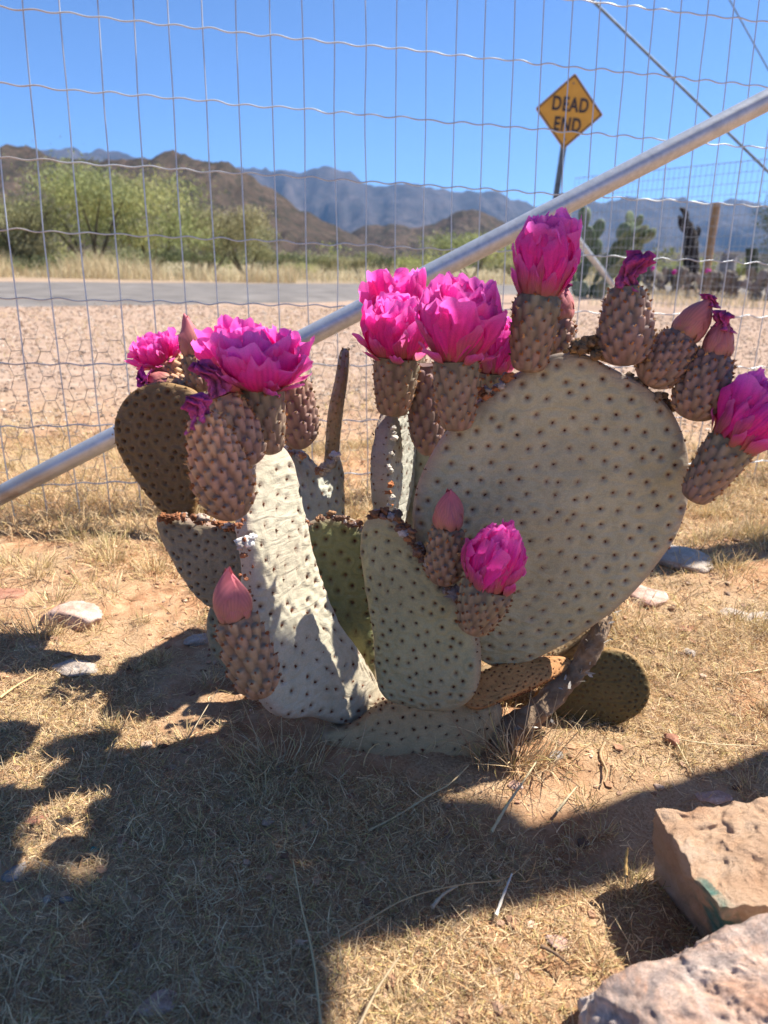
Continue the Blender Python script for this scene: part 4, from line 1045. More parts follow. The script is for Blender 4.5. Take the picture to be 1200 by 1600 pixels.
# along the fence line and beyond
xy = scatter(16000, -1.5, 2.0, 1.05, 1.5, lambda x, y: np.exp(-((y - 1.12 - 0.24 * (x + 0.55)) / 0.13) ** 2)); n_ = len(xy)
parts.append(blades(n_, rg, xy, rg.uniform(0.02, 0.06, n_), rg.uniform(0.2, 1.3, n_), rg.uniform(0.0008, 0.0018, n_), STRAW, 0.8, 3))
xy = scatter(9000, -5, 5, 3.0, 7.5, lambda x, y: np.clip(0.1 + 1.0 * n2(x * 1.1, y * 1.1, 44, 3), 0.01, 1)); n_ = len(xy)
parts.append(blades(n_, rg, xy, rg.uniform(0.01, 0.06, n_), rg.uniform(0.3, 1.4, n_), rg.uniform(0.0015, 0.004, n_), STRAW, 0.8, 2))
xy = scatter(36000, -2.4, 2.8, 1.6, 3.4, lambda x, y: np.clip(0.5 + 0.9 * n2(x * 2, y * 2, 41, 3), 0.02, 1) * np.clip((3.4 - y) / 1.6, 0, 1)); n_ = len(xy)
parts.append(blades(n_, rg, xy, rg.uniform(0.01, 0.05, n_), rg.uniform(0.3, 1.4, n_), rg.uniform(0.001, 0.0022, n_), STRAW, 0.8, 2))
def join(parts):
    V, Fc, A, k = [], [], [], 0
    for v, f, a in parts:
        V.append(v); Fc.append(f + k); A.append(a); k += len(v)
    return np.concatenate(V), np.concatenate(Fc), np.concatenate(A)
V, Fc, A = join(parts)
g = obj('dry_grass', V, Fc, M_grass, None, (0, 0, 0), True, {'tint': A}, 'stuff')
info(g, 'short dry straw and grass matted over the orange soil', 'grass')

# gravel: real small stones on both sides of the fence
M_grav = tinted('gravel', 0.75, 1.2, 150, 0.9, 0.4, 0.003)
ov_, of_ = ico_pts(5, 4)
def pebbles(n, xy, size, cols, rg):
    V = ov_[None] * size[:, None, None] * rg.uniform(0.55, 1.3, (n, 1, 3)) * (1 + rg.normal(0, 0.14, (n, len(ov_), 1)))
    V[:, :, 2] *= 0.5
    V[:, :, 0] += xy[:, 0, None]; V[:, :, 1] += xy[:, 1, None]; V[:, :, 2] += (gz(xy[:, 0], xy[:, 1]) + size * 0.18)[:, None]
    Fc = (of_[None] + (np.arange(n) * len(ov_))[:, None, None]).reshape(-1, 4)
    A = np.repeat(cols[rg.integers(0, len(cols), n)] * rg.uniform(0.45, 1.35, (n, 1)), len(ov_), 0)
    return V.reshape(-1, 3), Fc, A
PC = np.array([(0.42, 0.29, 0.21), (0.48, 0.37, 0.29), (0.34, 0.22, 0.155), (0.56, 0.48, 0.40), (0.28, 0.21, 0.165), (0.44, 0.31, 0.21)])
ps = []
n_ = 30000; y = rg.uniform(1.7 ** 0.5, 7.5 ** 0.5, n_) ** 2; x = rg.uniform(-1, 1, n_) * (0.6 * y + 0.2)
ps.append(pebbles(n_, np.stack([x, y], 1), (0.002 + 0.0075 * rg.random(n_) ** 2.5) * (0.6 + y * 0.16), PC, rg))
n_ = 4200; xy = scatter(n_, -0.9, 1.0, 0.25, 1.6, lambda x, y: 0.5 + 0 * x); n_ = len(xy)
ps.append(pebbles(n_, xy, 0.0012 + 0.0045 * rg.random(n_) ** 3, PC * np.array([0.9, 0.75, 0.65]), rg))
V, Fc, A = join(ps)
info(obj('gravel', V, Fc, M_grav, None, (0, 0, 0), False, {'tint': A}, 'stuff'), 'pinkish gravel scattered over the verge beyond the fence', 'gravel')

# straw stalks lying about: each one a thing
M_stalk = tinted('straw_stalk', 0.8, 1.15, 300, 0.6, 0.2, 0.001)
def stalk(pts, r, label, col=(0.50, 0.38, 0.21), z0=0.004):
    P_ = np.array([at_z(p[0], p[1], p[2] if len(p) > 2 else z0) for p in pts])
    P_ = catmull(P_, 8, False); k = len(P_)
    v, f = tube(P_, np.linspace(r, r * 0.45, k) * (1 + 0.2 * np.sin(np.arange(k) * 1.7)), 7)
    o = obj('straw_stalk', v, f, M_stalk, None, P_[0], True, {'tint': np.tile(col, (len(v), 1))})
    return info(o, label, 'stalk', 'dry stalks lying in the grass')
stalk([(768, 1300), (790, 1262, 0.012), (815, 1225, 0.022), (838, 1190, 0.03)], 0.0014, 'thick pale straw stalk leaning up beside the foot of the woody stem', (0.6, 0.48, 0.28))
stalk([(575, 1298), (620, 1275, 0.006), (672, 1242, 0.012), (702, 1225, 0.016), (732, 1196, 0.02)], 0.0011, 'bent straw stalk with a kink in the shade below the cactus base')
stalk([(500, 1482), (570, 1440), (640, 1402, 0.008), (720, 1382, 0.012), (790, 1372, 0.01), (830, 1340)], 0.0007, 'very long thin curved stalk crossing the main shadow edge', (0.45, 0.32, 0.17))
stalk([(560, 1605), (590, 1545, 0.008), (624, 1495, 0.01)], 0.0011, 'straight stalk at the bottom centre on the shadow edge', (0.40, 0.30, 0.18))
stalk([(502, 1605), (490, 1500, 0.008), (470, 1410, 0.012), (458, 1345, 0.012)], 0.0009, 'upright thin stalk in the shade at bottom centre left', (0.50, 0.38, 0.2))
stalk([(775, 1430), (788, 1395, 0.008), (800, 1365, 0.012)], 0.0013, 'short white twig standing in the shadow edge below the cactus', (0.6, 0.55, 0.46))
stalk([(675, 1418), (692, 1398, 0.006), (715, 1384, 0.008)], 0.0015, 'short pale chip of twig at the corner of the shadow', (0.5, 0.4, 0.27))
stalk([(290, 1162), (320, 1110, 0.02), (352, 1060, 0.03)], 0.0006, 'thin straight stalk rising below the lowest pink bud', (0.50, 0.40, 0.26))
stalk([(150, 1240), (175, 1170, 0.01), (205, 1110, 0.01)], 0.0006, 'faint arched stalk in the shade at left', (0.40, 0.28, 0.16))
stalk([(0, 1090), (28, 1070), (60, 1052)], 0.0012, 'yellow stalk pointing in from the left edge beside the white stone', (0.6, 0.45, 0.22))
stalk([(1200, 1044), (1170, 1050, 0.006), (1136, 1053)], 0.0011, 'short yellow stalk at the right edge above the straw pile', (0.62, 0.48, 0.27))
stalk([(1005, 1142), (1090, 1160, 0.01), (1190, 1166)], 0.0008, 'long level stalk in the sun right of the brown round pad', (0.6, 0.48, 0.28))
stalk([(1045, 1140, 0.01), (1062, 1170, 0.008), (1082, 1208)], 0.0009, 'slanting stalk crossing the long level one', (0.6, 0.48, 0.28))
stalk([(1125, 1062), (1160, 1080, 0.006), (1200, 1100)], 0.0008, 'brown stalk slanting down to the right edge', (0.4, 0.26, 0.13))
stalk([(945, 1160, 0.01), (938, 1180, 0.008), (948, 1205, 0.006), (944, 1222)], 0.0016, 'kinked brown twig lying below the brown round pad', (0.42, 0.28, 0.15))
stalk([(845, 1478), (868, 1490, 0.004), (890, 1508)], 0.0014, 'dark twig on the bare patch left of the quartz boulder', (0.16, 0.10, 0.06))
stalk([(870, 1268), (888, 1245, 0.01), (902, 1228, 0.014)], 0.0013, 'short bright straw piece in the sun below the woody stem', (0.62, 0.5, 0.3))
stalk([(978, 1372), (978, 1345, 0.012), (981, 1325, 0.02)], 0.0016, 'upright golden straw stub left of the sandstone block', (0.5, 0.32, 0.12))
stalk([(1200, 1488, 0.03), (1180, 1470, 0.034), (1158, 1460, 0.036)], 0.0009, 'golden stem poking out between the two big rocks', (0.55, 0.38, 0.14))

# ------------------------------------------------------------------ road sign
M_sign, nt, b = new_mat('sign_yellow', 0.5, 0.35)
nt.links.new(ramp(nt, noise(nt, 6, 6, 0.6), [(0.3, (0.60, 0.31, 0.045)), (0.7, (0.70, 0.38, 0.06))]), b.inputs['Base Color'])
M_black = plain('sign_black', (0.03, 0.03, 0.035), (0.06, 0.06, 0.065), 20, 0.6, 0)
M_steel = plain('sign_post_steel', (0.10, 0.13, 0.15), (0.20, 0.24, 0.26), 12, 0.6, 0.2, 0.004, metal=0.3)
SY = 10.4
s_top, s_bot, s_l, s_r = at(898, 113, SY), at(880, 232, SY), at(837, 172, SY), at(943, 180, SY)
s_c = (s_top + s_bot + s_l + s_r) / 4
zx = unit(s_top - s_bot); n_s = unit(np.cross(s_r - s_l, s_top - s_bot)); xx = np.cross(zx, n_s) * -1
if np.dot(xx, s_r - s_l) < 0: xx = -xx
n_s = unit(np.array([0, -1, 0])) ; hz, hx_ = np.linalg.norm(s_top - s_bot) / 2, np.linalg.norm(s_r - s_l) / 2
foot = at_z(864, 452); foot = np.array([s_c[0] - 0.42, SY + 0.06, 0])
sign = empty('road_sign', foot, 'yellow diamond dead end sign on a leaning steel post across the fence', 'sign')
def diamond(kx, y0, y1):
    c = []
    for k, (a, b_) in enumerate(((0, 1), (1, 0), (0, -1), (-1, 0))):
        tang = (b_, -a)
        for s_ in (-0.04, -0.02, 0.02, 0.04):
            rr_ = 1 - (0.035 if abs(s_) > 0.03 else 0.018)
            c.append((a * rr_ + tang[0] * s_, b_ * rr_ + tang[1] * s_))
    c = np.array(c) * kx
    n = len(c)
    P_ = [s_c + u_ * hx_ * xx + w_ * hz * zx + np.array([0, y_, 0]) for y_ in (y0, y1) for u_, w_ in c]
    f = [np.array([[*range(n)][::-1], [*range(n, 2 * n)]]), np.array([[i, (i + 1) % n, n + (i + 1) % n, n + i] for i in range(n)])]
    return np.array(P_), f
v, f = diamond(1.0, 0.0, 0.006); obj('sign_plate', v, f, M_sign, sign, smooth=False)
# thin black border as a ring standing just proud of the plate
o_, _ = diamond(0.965, -0.004, -0.003); i_, _ = diamond(0.915, -0.004, -0.003); n = len(o_) // 2
V = np.concatenate([o_[:n], i_[:n], o_[n:], i_[n:]])
fr = [[i, (i + 1) % n, n + (i + 1) % n, n + i] for i in range(n)] + [[i, 2 * n + i, 2 * n + (i + 1) % n, (i + 1) % n] for i in range(n)] + [[n + i, n + (i + 1) % n, 3 * n + (i + 1) % n, 3 * n + i] for i in range(n)]
obj('sign_border', V, np.array(fr), M_black, sign, smooth=False)
def lettering(txt, off, size, stretch):
    cu = bpy.data.curves.new('t', 'FONT'); cu.body = txt; cu.size = size; cu.align_x = 'CENTER'; cu.align_y = 'CENTER'; cu.extrude = 0.0015; cu.offset = 0.006; cu.space_character = 1.12
    to = bpy.data.objects.new('t', cu); COL.objects.link(to)
    bpy.context.view_layer.update()
    me = bpy.data.meshes.new_from_object(to.evaluated_get(bpy.context.evaluated_depsgraph_get()))
    bpy.data.objects.remove(to)
    co = np.zeros(len(me.vertices) * 3); me.vertices.foreach_get('co', co); co = co.reshape(-1, 3)
    p = s_c + (co[:, :1] * stretch * xx) + (co[:, 1:2] + off) * zx + np.array([0, -0.005, 0]) - co[:, 2:] * np.array([0, 1, 0])
    me.vertices.foreach_set('co', (p - foot).ravel().astype(np.float32)); me.materials.clear(); me.materials.append(M_black); me.update()
    me.name = 'lettering'
    o = bpy.data.objects.new('lettering', me); COL.objects.link(o); o.parent = sign
lettering('DEAD', 0.075, 0.225, 0.74); lettering('END', -0.155, 0.225, 0.74)
pt_, pb2 = s_c + zx * (hz * 0.55) + np.array([0, 0.03, 0]), at(864, 338, SY + 0.05)
dp = unit(pb2 - pt_); ft = pt_ + dp * (pt_[2] / -dp[2])
L_ = np.linalg.norm(ft - pt_)
x_ = np.array([1, 0, 0]) - dp[0] * dp; x_ = unit(x_); y_ = np.cross(dp, x_)
prof = np.array([(-0.04, 0.0), (-0.028, 0.0), (-0.018, 0.022), (0.018, 0.022), (0.028, 0.0), (0.04, 0.0), (0.028, 0.004), (0.022, 0.028), (-0.022, 0.028), (-0.028, 0.004)])
V = np.concatenate([pt_ + prof[:, :1] * x_ + prof[:, 1:] * np.array([0, 1, 0]), ft + dp * 0.1 + prof[:, :1] * x_ + prof[:, 1:] * np.array([0, 1, 0])]); n = len(prof)
obj('post', V, [np.array([[i, (i + 1) % n, n + (i + 1) % n, n + i] for i in range(n)])], M_steel, sign, smooth=False)
sb = MB()
for q in (0.32, -0.32):
    c_ = s_c + zx * q; v, f = tube([c_ + np.array([0, -0.012, 0]), c_ + np.array([0, 0.05, 0])], 0.011, 8); sb.add(v, f, (1, 1, 1))
sb.obj('bolts', M_steel, sign)

# ------------------------------------------------------------------ far fence, posts and braces on the right
M_oldwood = plain('weathered_wood', (0.16, 0.14, 0.13), (0.34, 0.31, 0.30), 14, 0.9, 0.5, 0.01)
M_brownwood = plain('brown_pole', (0.24, 0.13, 0.07), (0.40, 0.24, 0.13), 6, 0.9, 0.5, 0.02)
M_dull = plain('dull_wire', (0.18, 0.2, 0.22), (0.34, 0.36, 0.38), 5, 0.7, 0, metal=0.2)
def post_thing(name, px, top_py, Y, r, mat, label, lean=0.0, cat='post', topcut=0.0):
    tp = at(px, top_py, Y); b_ = np.array([tp[0] - lean, Y, -0.2])
    ts = np.linspace(0, 1, 14)[:, None]
    P_ = b_ + ts * (tp - b_)
    v, f = tube(P_, r * (1.08 - 0.14 * ts[:, 0]), 18)
    v = v + 0.06 * r * np.stack([fbm(v * np.array([9, 9, 2.0]) + q, 3, 60 + q) for q in range(3)], 1)
    return info(obj(name, v, f, mat, None, b_ + np.array([0, 0, 0.2])), label, cat)
post_thing('wooden_post', 885, 303, 9.6, 0.085, M_oldwood, 'weathered grey wooden post standing behind the leaning sign post')
post_thing('wooden_post', 1140, 398, 17.0, 0.17, M_oldwood, 'squat grey post between the low pink cacti on the right')
post_thing('utility_pole', 1120, 318, 40.0, 0.20, M_brownwood, 'brown wooden pole standing behind the squat grey post', cat='pole')
p0, p1 = at(893, 362, 9.5), at_z(972, 464)
ts = np.linspace(0, 1, 8)[:, None]
v, f = tube(p0 + ts * (p1 - p0), 0.042, 14)
info(obj('brace_pipe', v, f, M_pipe), 'thin pale pipe slanting down to the right from the weathered post', 'pipe')
p0, p1 = at(1134, 392, 16.8), at_z(1108, 446)
v, f = tube(p0 + ts * (p1 - p0), 0.05, 10)
info(obj('brace_pipe', v, f, M_pipe), 'short white brace leaning left against the squat grey post', 'pipe')
ff = empty('wire_fence', at_z(895, 470), 'tall faint grid fence running in from the weathered wooden post', 'fence')
a0 = np.array([*at(897, 300, 9.6)[:2], 0]); a1 = np.array([*at(1290, 245, 7.6)[:2], 0])
zt0, zt1 = at(897, 277, 9.6)[2], at(1200, 246, 8.06)[2]
ztop = lambda t: zt0 + (zt1 - zt0) * t * 0.9 + 0.0 * t
def fline(p, q, r, name):
    v, f = tube(np.linspace(p, q, 6), r, 5); obj(name, v, f, M_dull, ff, p)
nW = 70
for i in range(nW):
    t = i / (nW - 1) * 1.5; p = a0 + (a1 - a0) * t
    fline(np.array([p[0], p[1], -0.02]), np.array([p[0], p[1], ztop(t)]), 0.0022, 'vertical_wire')
for j in range(17):
    q0, q1 = a0.copy(), a0 + (a1 - a0) * 1.5
    q0[2], q1[2] = ztop(0) - j * 0.10 - 0.01, ztop(1.5) - j * 0.105 - 0.01
    fline(q0, q1, 0.0026 if j else 0.004, 'horizontal_wire')
# guy wires of a power pole outside the frame
def cable(pts, r, label):
    P_ = np.linspace(np.array(pts[0]), np.array(pts[1]), 12)
    v, f = tube(P_, r, 8); info(obj('guy_wire', v, f, M_steel, None, P_[-1]), label, 'cable')
a_, b_ = at(925, 0, 9.0), at(1200, 268, 9.0); d_ = b_ - a_
cable([a_ - d_ * 2.0, b_ + d_ * (b_[2] / -d_[2])], 0.016, 'thick grey guy wire slanting down across the sky at upper right')
a_, b_ = at(1140, 0, 12.0), at(1200, 108, 12.0); d_ = b_ - a_
cable([a_ - d_ * 3.0, b_ + d_ * (b_[2] / -d_[2])], 0.010, 'thin cable cutting the top right corner of the sky')

# ------------------------------------------------------------------ distant vegetation
def leaf_cloud(c, rad, n, size, cols, rg, lobes=7, droop=0.0, slim=0.35, shell=0.55, upright=0.0):
    """small leaf sprays gathered in lobes"""
    c, rad = np.array(c, float), np.array(rad, float)
    lc = rg.normal(0, 0.42, (lobes, 3)); lc[:, 2] = rg.uniform(-0.55, 0.75, lobes); lr = rg.uniform(0.30, 0.62, lobes)
    k = rg.integers(0, lobes, n)
    d = rg.normal(size=(n, 3)); d /= np.linalg.norm(d, axis=1)[:, None]
    p = lc[k] + d * (lr[k] * rg.uniform(shell, 1, n) ** 0.6 * (1 + 0.35 * rg.normal(size=n)))[:, None]
    p = c + p * rad
    lobe_c = cols[rg.integers(0, len(cols), lobes)]
    x = rg.normal(size=(n, 3)); x[:, 2] += upright * 3 * rg.choice([-1, 1], n); x /= np.linalg.norm(x, axis=1)[:, None]
    y = np.cross(x, rg.normal(size=(n, 3))); y /= np.linalg.norm(y, axis=1)[:, None]
    s = size * 0.75 * rg.uniform(0.5, 1.5, n)[:, None]
    V = np.stack([p - x * s, p + y * s * slim, p + x * s, p - y * s * slim], 1).reshape(-1, 3)
    Fc = np.arange(4 * n).reshape(n, 4)
    A = np.repeat(lobe_c[k] * rg.uniform(0.6, 1.35, (n, 1)), 4, 0)
    return V, Fc, A
def tree(name, px, base_py, top_py, wpx, Y, cols, n, label, cat, group, seed, trunk=True, size=0.06, slim=0.3, upright=0.4, crown_lo=0.12, lobes=9):
    rg = np.random.default_rng(seed)
    b_ = at(px, base_py, Y); b_[2] = 0; tp = at(px, top_py, Y)[2]
    W_ = px2m(wpx, Y * 1.0) / 2
    root = empty(name, b_, label, cat, group)
    mb = MB()
    for i in range(6):
        a = rg.uniform(0, 6.28); e = b_ + np.array([math.cos(a) * W_ * 0.55, math.sin(a) * W_ * 0.55, tp * rg.uniform(0.55, 0.85)])
        mid_ = b_ + (e - b_) * 0.45 + rg.normal(0, 0.06 * tp, 3) * np.array([1, 1, 0.4])
        pth = catmull([b_ + rg.normal(0, 0.03, 3) * [1, 1, 0] - np.array([0, 0, 0.1]), mid_, e], 6, False)
        v, f = tube(pth, np.linspace(0.035 * tp ** 0.7, 0.008, len(pth)), 7); mb.add(v, f)
    mb.obj('trunk' if trunk else 'stems', M_bark, root)
    c = np.array([b_[0], b_[1], tp * (0.5 + crown_lo / 2)])
    V, Fc, A = leaf_cloud(c, (W_ * 1.0, W_ * 0.9, tp * (0.5 - crown_lo / 2) * 1.0), n, size, cols, rg, lobes, upright=upright, slim=slim)
    V[:, 2] = np.maximum(V[:, 2], 0.0)
    obj('crown', V, Fc, M_leaf, root, None, False, {'tint': A})
    return root
YG = np.array([(0.36, 0.38, 0.14), (0.30, 0.33, 0.13), (0.42, 0.41, 0.17), (0.26, 0.29, 0.13)])
OG = np.array([(0.25, 0.26, 0.13), (0.30, 0.29, 0.15), (0.21, 0.22, 0.11), (0.34, 0.31, 0.17)])
DG = np.array([(0.11, 0.13, 0.06), (0.15, 0.165, 0.075), (0.09, 0.11, 0.055)])
gt = 'palo verde trees across the road'
tree('palo_verde_tree', 150, 434, 262, 230, 21, YG, 13000, 'brightest yellow-green palo verde, tallest of the trees left of the flowers', 'tree', gt, 1)
tree('palo_verde_tree', 40, 434, 300, 180, 20, OG, 14000, 'olive green tree cut by the left edge above the straw verge', 'tree', gt, 2)
tree('palo_verde_tree', 238, 434, 282, 190, 23, YG, 14000, 'yellow-green palo verde just right of the tallest tree', 'tree', gt, 3)
tree('palo_verde_tree', 325, 434, 305, 160, 24, OG, 13000, 'grey-green palo verde behind the big left flowers', 'tree', gt, 4)
tree('palo_verde_tree', 385, 436, 345, 120, 26, OG, 9000, 'darker round tree at the right end of the left tree group', 'tree', gt, 5)
tree('palo_verde_tree', 735, 434, 366, 150, 30, YG, 7000, 'bright yellow-green tree behind the pink flowers beside the pipe', 'tree', gt, 6, size=0.07)
tree('palo_verde_tree', 1215, 446, 312, 90, 22, DG, 6000, 'dark green feathery tree cut by the right edge', 'tree', gt, 7, size=0.05)
gb = 'desert shrubs across the road'
rgs = np.random.default_rng(4)
spec = [(95, 395, 120, 19, DG, 'dark low shrub under the olive tree at the left edge'), (210, 388, 120, 20, OG, 'shrub at the foot of the yellow-green palo verde'), (300, 392, 110, 21, DG, 'dark shrub low behind the big left flowers'),
        (440, 396, 90, 30, DG, 'dark round shrub below the hill end'), (500, 402, 80, 34, OG, 'olive shrub right of the dark round one'), (560, 392, 80, 38, OG, 'shrub just left of the twin pink flowers'),
        (612, 396, 70, 42, DG, 'dark shrub behind the twin pink flowers'), (660, 390, 70, 36, YG, 'small bright shrub left of the bright tree'), (800, 404, 70, 40, OG, 'shrub right of the bright tree below the pipe'),
        (470, 412, 60, 26, YG, 'small light green shrub on the far verge'), (925, 412, 60, 40, OG, 'olive shrub behind the tall prickly pear'), (1010, 408, 80, 42, OG, 'pale olive shrub left of the black stump'),
        (1150, 402, 70, 36, YG, 'bright green shrub right of the brown pole'), (1045, 415, 60, 34, YG, 'small green shrub just behind the black stump'), (20, 402, 80, 19, YG, 'light shrub at the left edge above the straw')]
for i, (px, tpy, wpx, Y_, cols, lab) in enumerate(spec):
    tree('desert_shrub', px, 436, tpy, wpx, Y_, cols, 2600, lab, 'shrub', gb, 30 + i, False, size=0.05 * Y_ / 22, crown_lo=0.0, lobes=6)
# the scrub that fades into one mass further off
rg = np.random.default_rng(9)
pr_ = []
for i in range(520):
    Y_ = rg.uniform(45, 300); X_ = rg.uniform(-0.75, 0.75) * Y_; h = rg.uniform(0.8, 2.2)
    pal = (OG, DG, YG)[rg.choice(3, p=[0.5, 0.3, 0.2])]
    pr_.append(leaf_cloud((X_, Y_, h * 0.5), (h * rg.uniform(0.7, 1.4), h * 0.8, h * 0.5), 160, 0.16 * (Y_ / 80) ** 0.5, pal, rg, 4, slim=0.6))
V, Fc, A = join(pr_)
info(obj('far_scrub', V, Fc, M_leaf, None, (0, 0, 0), False, {'tint': A}, 'stuff'), 'olive desert scrub spreading to the foot of the hills', 'scrub')
# straw verge beyond the road
rg = np.random.default_rng(12)
def verge(n, pxlo, pxhi, Y0, Y1, hlo, hhi, seed, wd=0.006):
    px = rg.uniform(pxlo, pxhi, n); Y_ = rg.uniform(Y0, Y1, n)
    X_ = (px - 600) / F_PX * Y_ * 1.06
    dens = np.clip(0.65 + 0.9 * n2(X_ * 0.7, Y_ * 0.7, seed, 3), 0.08, 1.0); k = rg.random(n) < dens
    xy = np.stack([X_, Y_], 1)[k]; m_ = len(xy)
    hs = rg.uniform(hlo, hhi, m_) * (0.5 + dens[k])
    c_ = np.array([(0.60, 0.47, 0.28), (0.66, 0.56, 0.37), (0.50, 0.38, 0.22), (0.56, 0.50, 0.30)])
    return blades(m_, rg, xy, hs, rg.uniform(0.0, 0.6, m_), rg.uniform(0.6, 1.6, m_) * wd, c_, 0.4, 3)
V, Fc, A = join([verge(15000, -60, 470, 16.6, 19.0, 0.15, 0.55, 3, 0.010), verge(5000, 400, 900, 17.5, 24, 0.1, 0.4, 4, 0.012), verge(5000, 880, 1260, 9, 15, 0.04, 0.14, 5, 0.006)])
info(obj('verge_grass', V, Fc, M_grass, None, (0, 0, 0), True, {'tint': A}, 'stuff'), 'tall pale straw grass along the far side of the road', 'grass')

# tall green prickly pear in the garden beyond
def simple_pad(base, v, n, L, W_, T, col, parent, seed, mat=None):
    rg = np.random.default_rng(seed)
    nA, nR = 20, 7
    al = np.linspace(0, math.pi, nR); ph = np.linspace(0, 2 * math.pi, nA, endpoint=False)
    A_, B_ = np.meshgrid(al, ph, indexing='ij')
    rho = np.sin(A_) ** 0.6; hgt = np.cos(A_)
    n = unit(n - np.dot(n, v) * v); u = np.cross(v, n)
    U_ = rho * np.cos(B_) * W_ / 2 * (1 + 0.18 * np.sin(B_)); V_ = rho * np.sin(B_) * L / 2 + L / 2
    P_ = base + U_.ravel()[:, None] * u + V_.ravel()[:, None] * v + (hgt.ravel() * T / 2)[:, None] * n
    return obj('pad', P_, grid_faces(nR, nA, wrap_v=True), mat or M_green, parent, base, True, {'tint': np.tile(np.array(col) * rg.uniform(0.8, 1.25), (len(P_), 1))})
def opuntia(name, root_p, height, spread, levels, padL, cols, label, seed, group=None, cat='cactus', bases=5):
    rg = np.random.default_rng(seed)
    root = empty(name, root_p, label, cat, group)
    cur = []
    for i in range(bases):
        a = rg.uniform(0, 6.28); b_ = np.array(root_p) + np.array([math.cos(a), math.sin(a) * 0.6, 0]) * spread * rg.uniform(0.1, 0.6)
        v = unit([math.cos(a) * 0.35, math.sin(a) * 0.3, 1]); cur.append((b_ - np.array([0, 0, 0.03]), v))
    for lv in range(levels):
        nx = []
        for b_, v in cur:
            L = padL * rg.uniform(0.8, 1.2); n = unit([rg.normal() * 0.8, -1, 0.1 * rg.normal()])
            simple_pad(b_, v, n, L, L * rg.uniform(0.6, 0.8), padL * 0.1, cols[rg.integers(len(cols))], root, int(rg.integers(1e6)))
            if b_[2] + L < height - padL * 0.4:
                for q in range(rg.integers(1, 3)):
                    v2 = unit(v + rg.normal(0, 0.38, 3) * np.array([1, 0.7, 0.4])); nx.append((b_ + v * L * 0.94, v2))
        cur = nx
    return root
g0 = at_z(928, 455)
opuntia('prickly_pear', (at(925, 452, 12.0)[0], 12.0, 0), 1.22, 0.62, 5, 0.27, [(0.15, 0.19, 0.10), (0.11, 0.15, 0.08), (0.20, 0.24, 0.15), (0.08, 0.11, 0.06)], 'tall dark green prickly pear growing right of the weathered wooden post', 3, bases=6)
opuntia('prickly_pear', (at(985, 440, 15.0)[0], 15.0, 0), 0.45, 0.3, 2, 0.22, [(0.12, 0.15, 0.08)], 'small prickly pear low behind the tall one', 8, bases=4)
pink = np.array([(0.6, 0.05, 0.4)])
def low_cactus(px, py, Y, wpx, hpx, label, seed, flowers):
    rg = np.random.default_rng(seed); p = (at(px, py, Y)[0], Y, 0)
    W_ = px2m(wpx, Y); H_ = px2m(hpx, Y)
    r = opuntia('beavertail_cactus', p, H_, W_ * 0.9, 3, H_ * 0.42, [(0.20, 0.16, 0.13), (0.15, 0.13, 0.10), (0.24, 0.20, 0.17)], label, seed, 'low beavertail cacti in the far garden', bases=16)
    for k in range(flowers):
        q = np.array(p) + np.array([rg.uniform(-0.45, 0.45) * W_, -0.1, H_ * rg.uniform(0.9, 1.15)])
        v, f = SPH; obj('flower', v * 0.045 * np.array([1, 1, 0.9]) * (1 + 0.3 * fbm(v * 2, 2, seed))[:, None] + q, f, M_petal, r, q, True, {'tint': np.tile((0.6, 0.05, 0.4), (len(v), 1))})
low_cactus(1040, 450, 14.0, 75, 36, 'low purplish cactus with pink flowers left of the black stump', 11, 2)
low_cactus(1112, 456, 12.5, 62, 34, 'low grey cactus with one pink flower beside the squat grey post', 12, 1)
low_cactus(1190, 458, 12.0, 60, 40, 'low brownish cactus clump at the right edge', 13, 1)
# charred stump of a cholla
M_char = plain('charred', (0.012, 0.011, 0.012), (0.05, 0.042, 0.038), 12, 0.95, 0.8, 0.03)
st_root = empty('dead_cactus', (at(1080, 445, 14.5)[0], 14.5, 0), 'black burnt forked stump of a dead cactus in the garden', 'stump')
def limb(name, pts, rad, parent, mat, Y, nz=0.02):
    P_ = catmull([at(px, py, Y) for px, py in pts], 6, False)
    v, f = tube(P_, np.interp(np.linspace(0, 1, len(P_)), np.linspace(0, 1, len(rad)), rad), 12)
    v = v + nz * np.stack([fbm(v * 9 + q, 3, 70 + q) for q in range(3)], 1)
    return obj(name, v, f, mat, parent)
limb('trunk', [(1080, 452), (1079, 420), (1080, 385), (1078, 365), (1074, 350)], [0.13, 0.15, 0.14, 0.11, 0.09], st_root, M_char, 14.5)
limb('branch', [(1075, 355), (1072, 342), (1069, 332), (1062, 326)], [0.09, 0.06, 0.05, 0.02], st_root, M_char, 14.5)
limb('branch', [(1076, 365), (1068, 356), (1062, 345), (1060, 338)], [0.06, 0.05, 0.04, 0.02], st_root, M_char, 14.5)
limb('branch', [(1081, 380), (1087, 372), (1091, 362), (1090, 352)], [0.06, 0.05, 0.05, 0.02], st_root, M_char, 14.5)
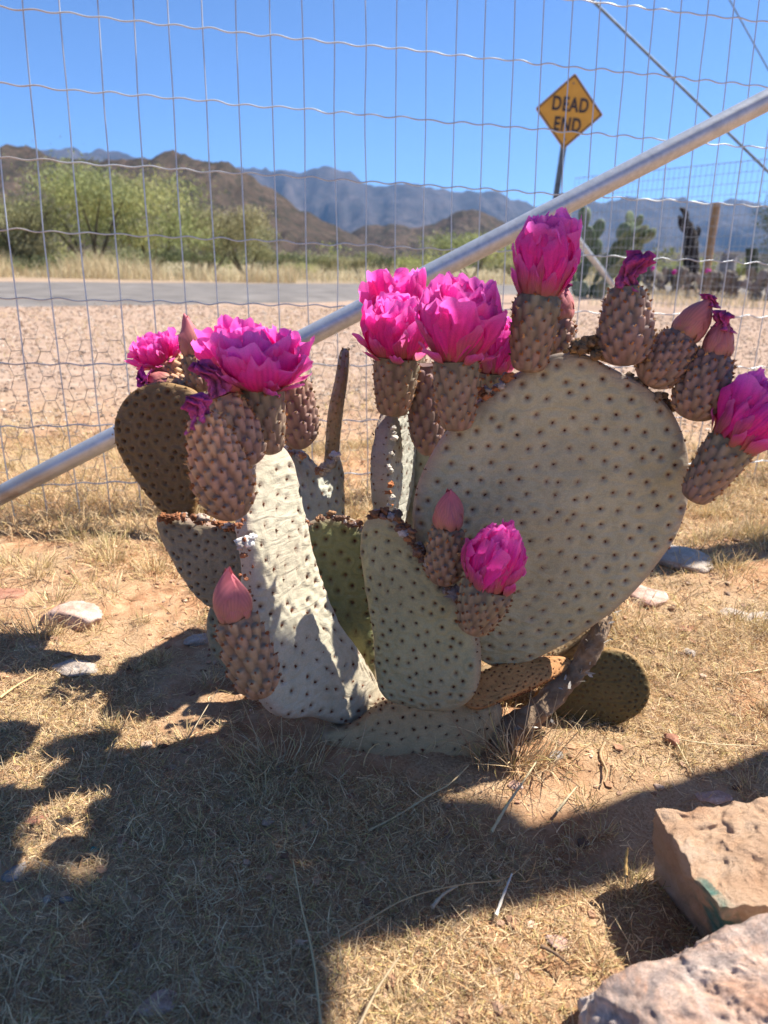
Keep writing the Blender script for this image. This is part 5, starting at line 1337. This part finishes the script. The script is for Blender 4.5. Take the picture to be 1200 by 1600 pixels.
# young saguaro
sg = empty('saguaro', (at(1176, 452, 16)[0], 16, 0), 'small dark columnar saguaro near the right edge', 'cactus')
P_ = np.array([at(1176, 455, 16), at(1175, 425, 16), at(1175, 392, 16), at(1175, 388, 16)])
ang = np.arange(48) / 48 * 2 * math.pi; V = []
for i, (p, r) in enumerate(zip(catmull(P_, 6, False), np.interp(np.linspace(0, 1, 19), [0, 0.8, 0.95, 1], [0.10, 0.11, 0.08, 0.01]))):
    rr_ = r * (1 + 0.12 * np.cos(ang * 12)); V.append(p + np.stack([rr_ * np.cos(ang), rr_ * np.sin(ang), 0 * ang], 1))
V = np.concatenate(V); obj('stem', V, grid_faces(19, 48, wrap_v=True), M_green, sg, None, True, {'tint': np.tile((0.06, 0.075, 0.045), (len(V), 1))})
def far_stone(px, py, w_, mat, label, seed, fl=0.6):
    p = at_z(px, py); stone('stone', (p[0], p[1], 0.001 + w_ * 0.2), (w_, w_ * 0.7, w_ * fl), seed, mat, label, 'stone', 0.2, 12, 0.08, 14)
far_stone(1077, 451, 0.20, M_white, 'bright white stone at the foot of the black stump', 51, 0.9)
far_stone(1066, 458, 0.20, M_pinkrock, 'pale tan stone just below the bright white one', 52, 0.5)
far_stone(1095, 461, 0.14, M_pinkrock, 'little tan stone beside the low grey cactus', 53, 0.5)

# ------------------------------------------------------------------ unseen prickly pear outside the frame, guessed from the shade falling into it
root = empty('prickly_pear', (0.80, 0.70, 0), 'tall unseen prickly pear guessed outside the right edge, pads added to shade the foreground', 'cactus')
v, f = tube(catmull([(0.80, 0.70, -0.05), (0.815, 0.70, 0.5), (0.80, 0.69, 1.0), (0.79, 0.70, 1.38)], 5, False), 0.034, 16); obj('trunk', v, f, M_wood, root)
rg = np.random.default_rng(17)
for i in range(95):
    d = unit(rg.normal(size=3)); c_ = np.array([0.69, 0.635, 1.50]) + d * np.array([0.20, 0.135, 0.14]) * rg.uniform(0.2, 1.1) ** 0.5
    simple_pad(c_ - d * 0.04, d, rg.normal(size=3), rg.uniform(0.11, 0.15), 0.11, 0.02, (0.2, 0.22, 0.14), root, i)
for k_, (gx_, gy_) in enumerate(((300, 1308), (588, 1315), (650, 1322))):  # unseen pad clusters added sunward of these ground spots to shade them
    hub = at_z(gx_, gy_) + np.array([S.x, S.y, S.z]) / S.z * 1.3
    for i in range(12):
        d = unit(rg.normal(size=3)); c_ = hub + d * np.array([0.035, 0.03, 0.05]) * rg.uniform(0.2, 1.0)
        simple_pad(c_ - d * 0.04, d, rg.normal(size=3), rg.uniform(0.08, 0.10), 0.08, 0.016, (0.2, 0.22, 0.14), root, 200 + i)
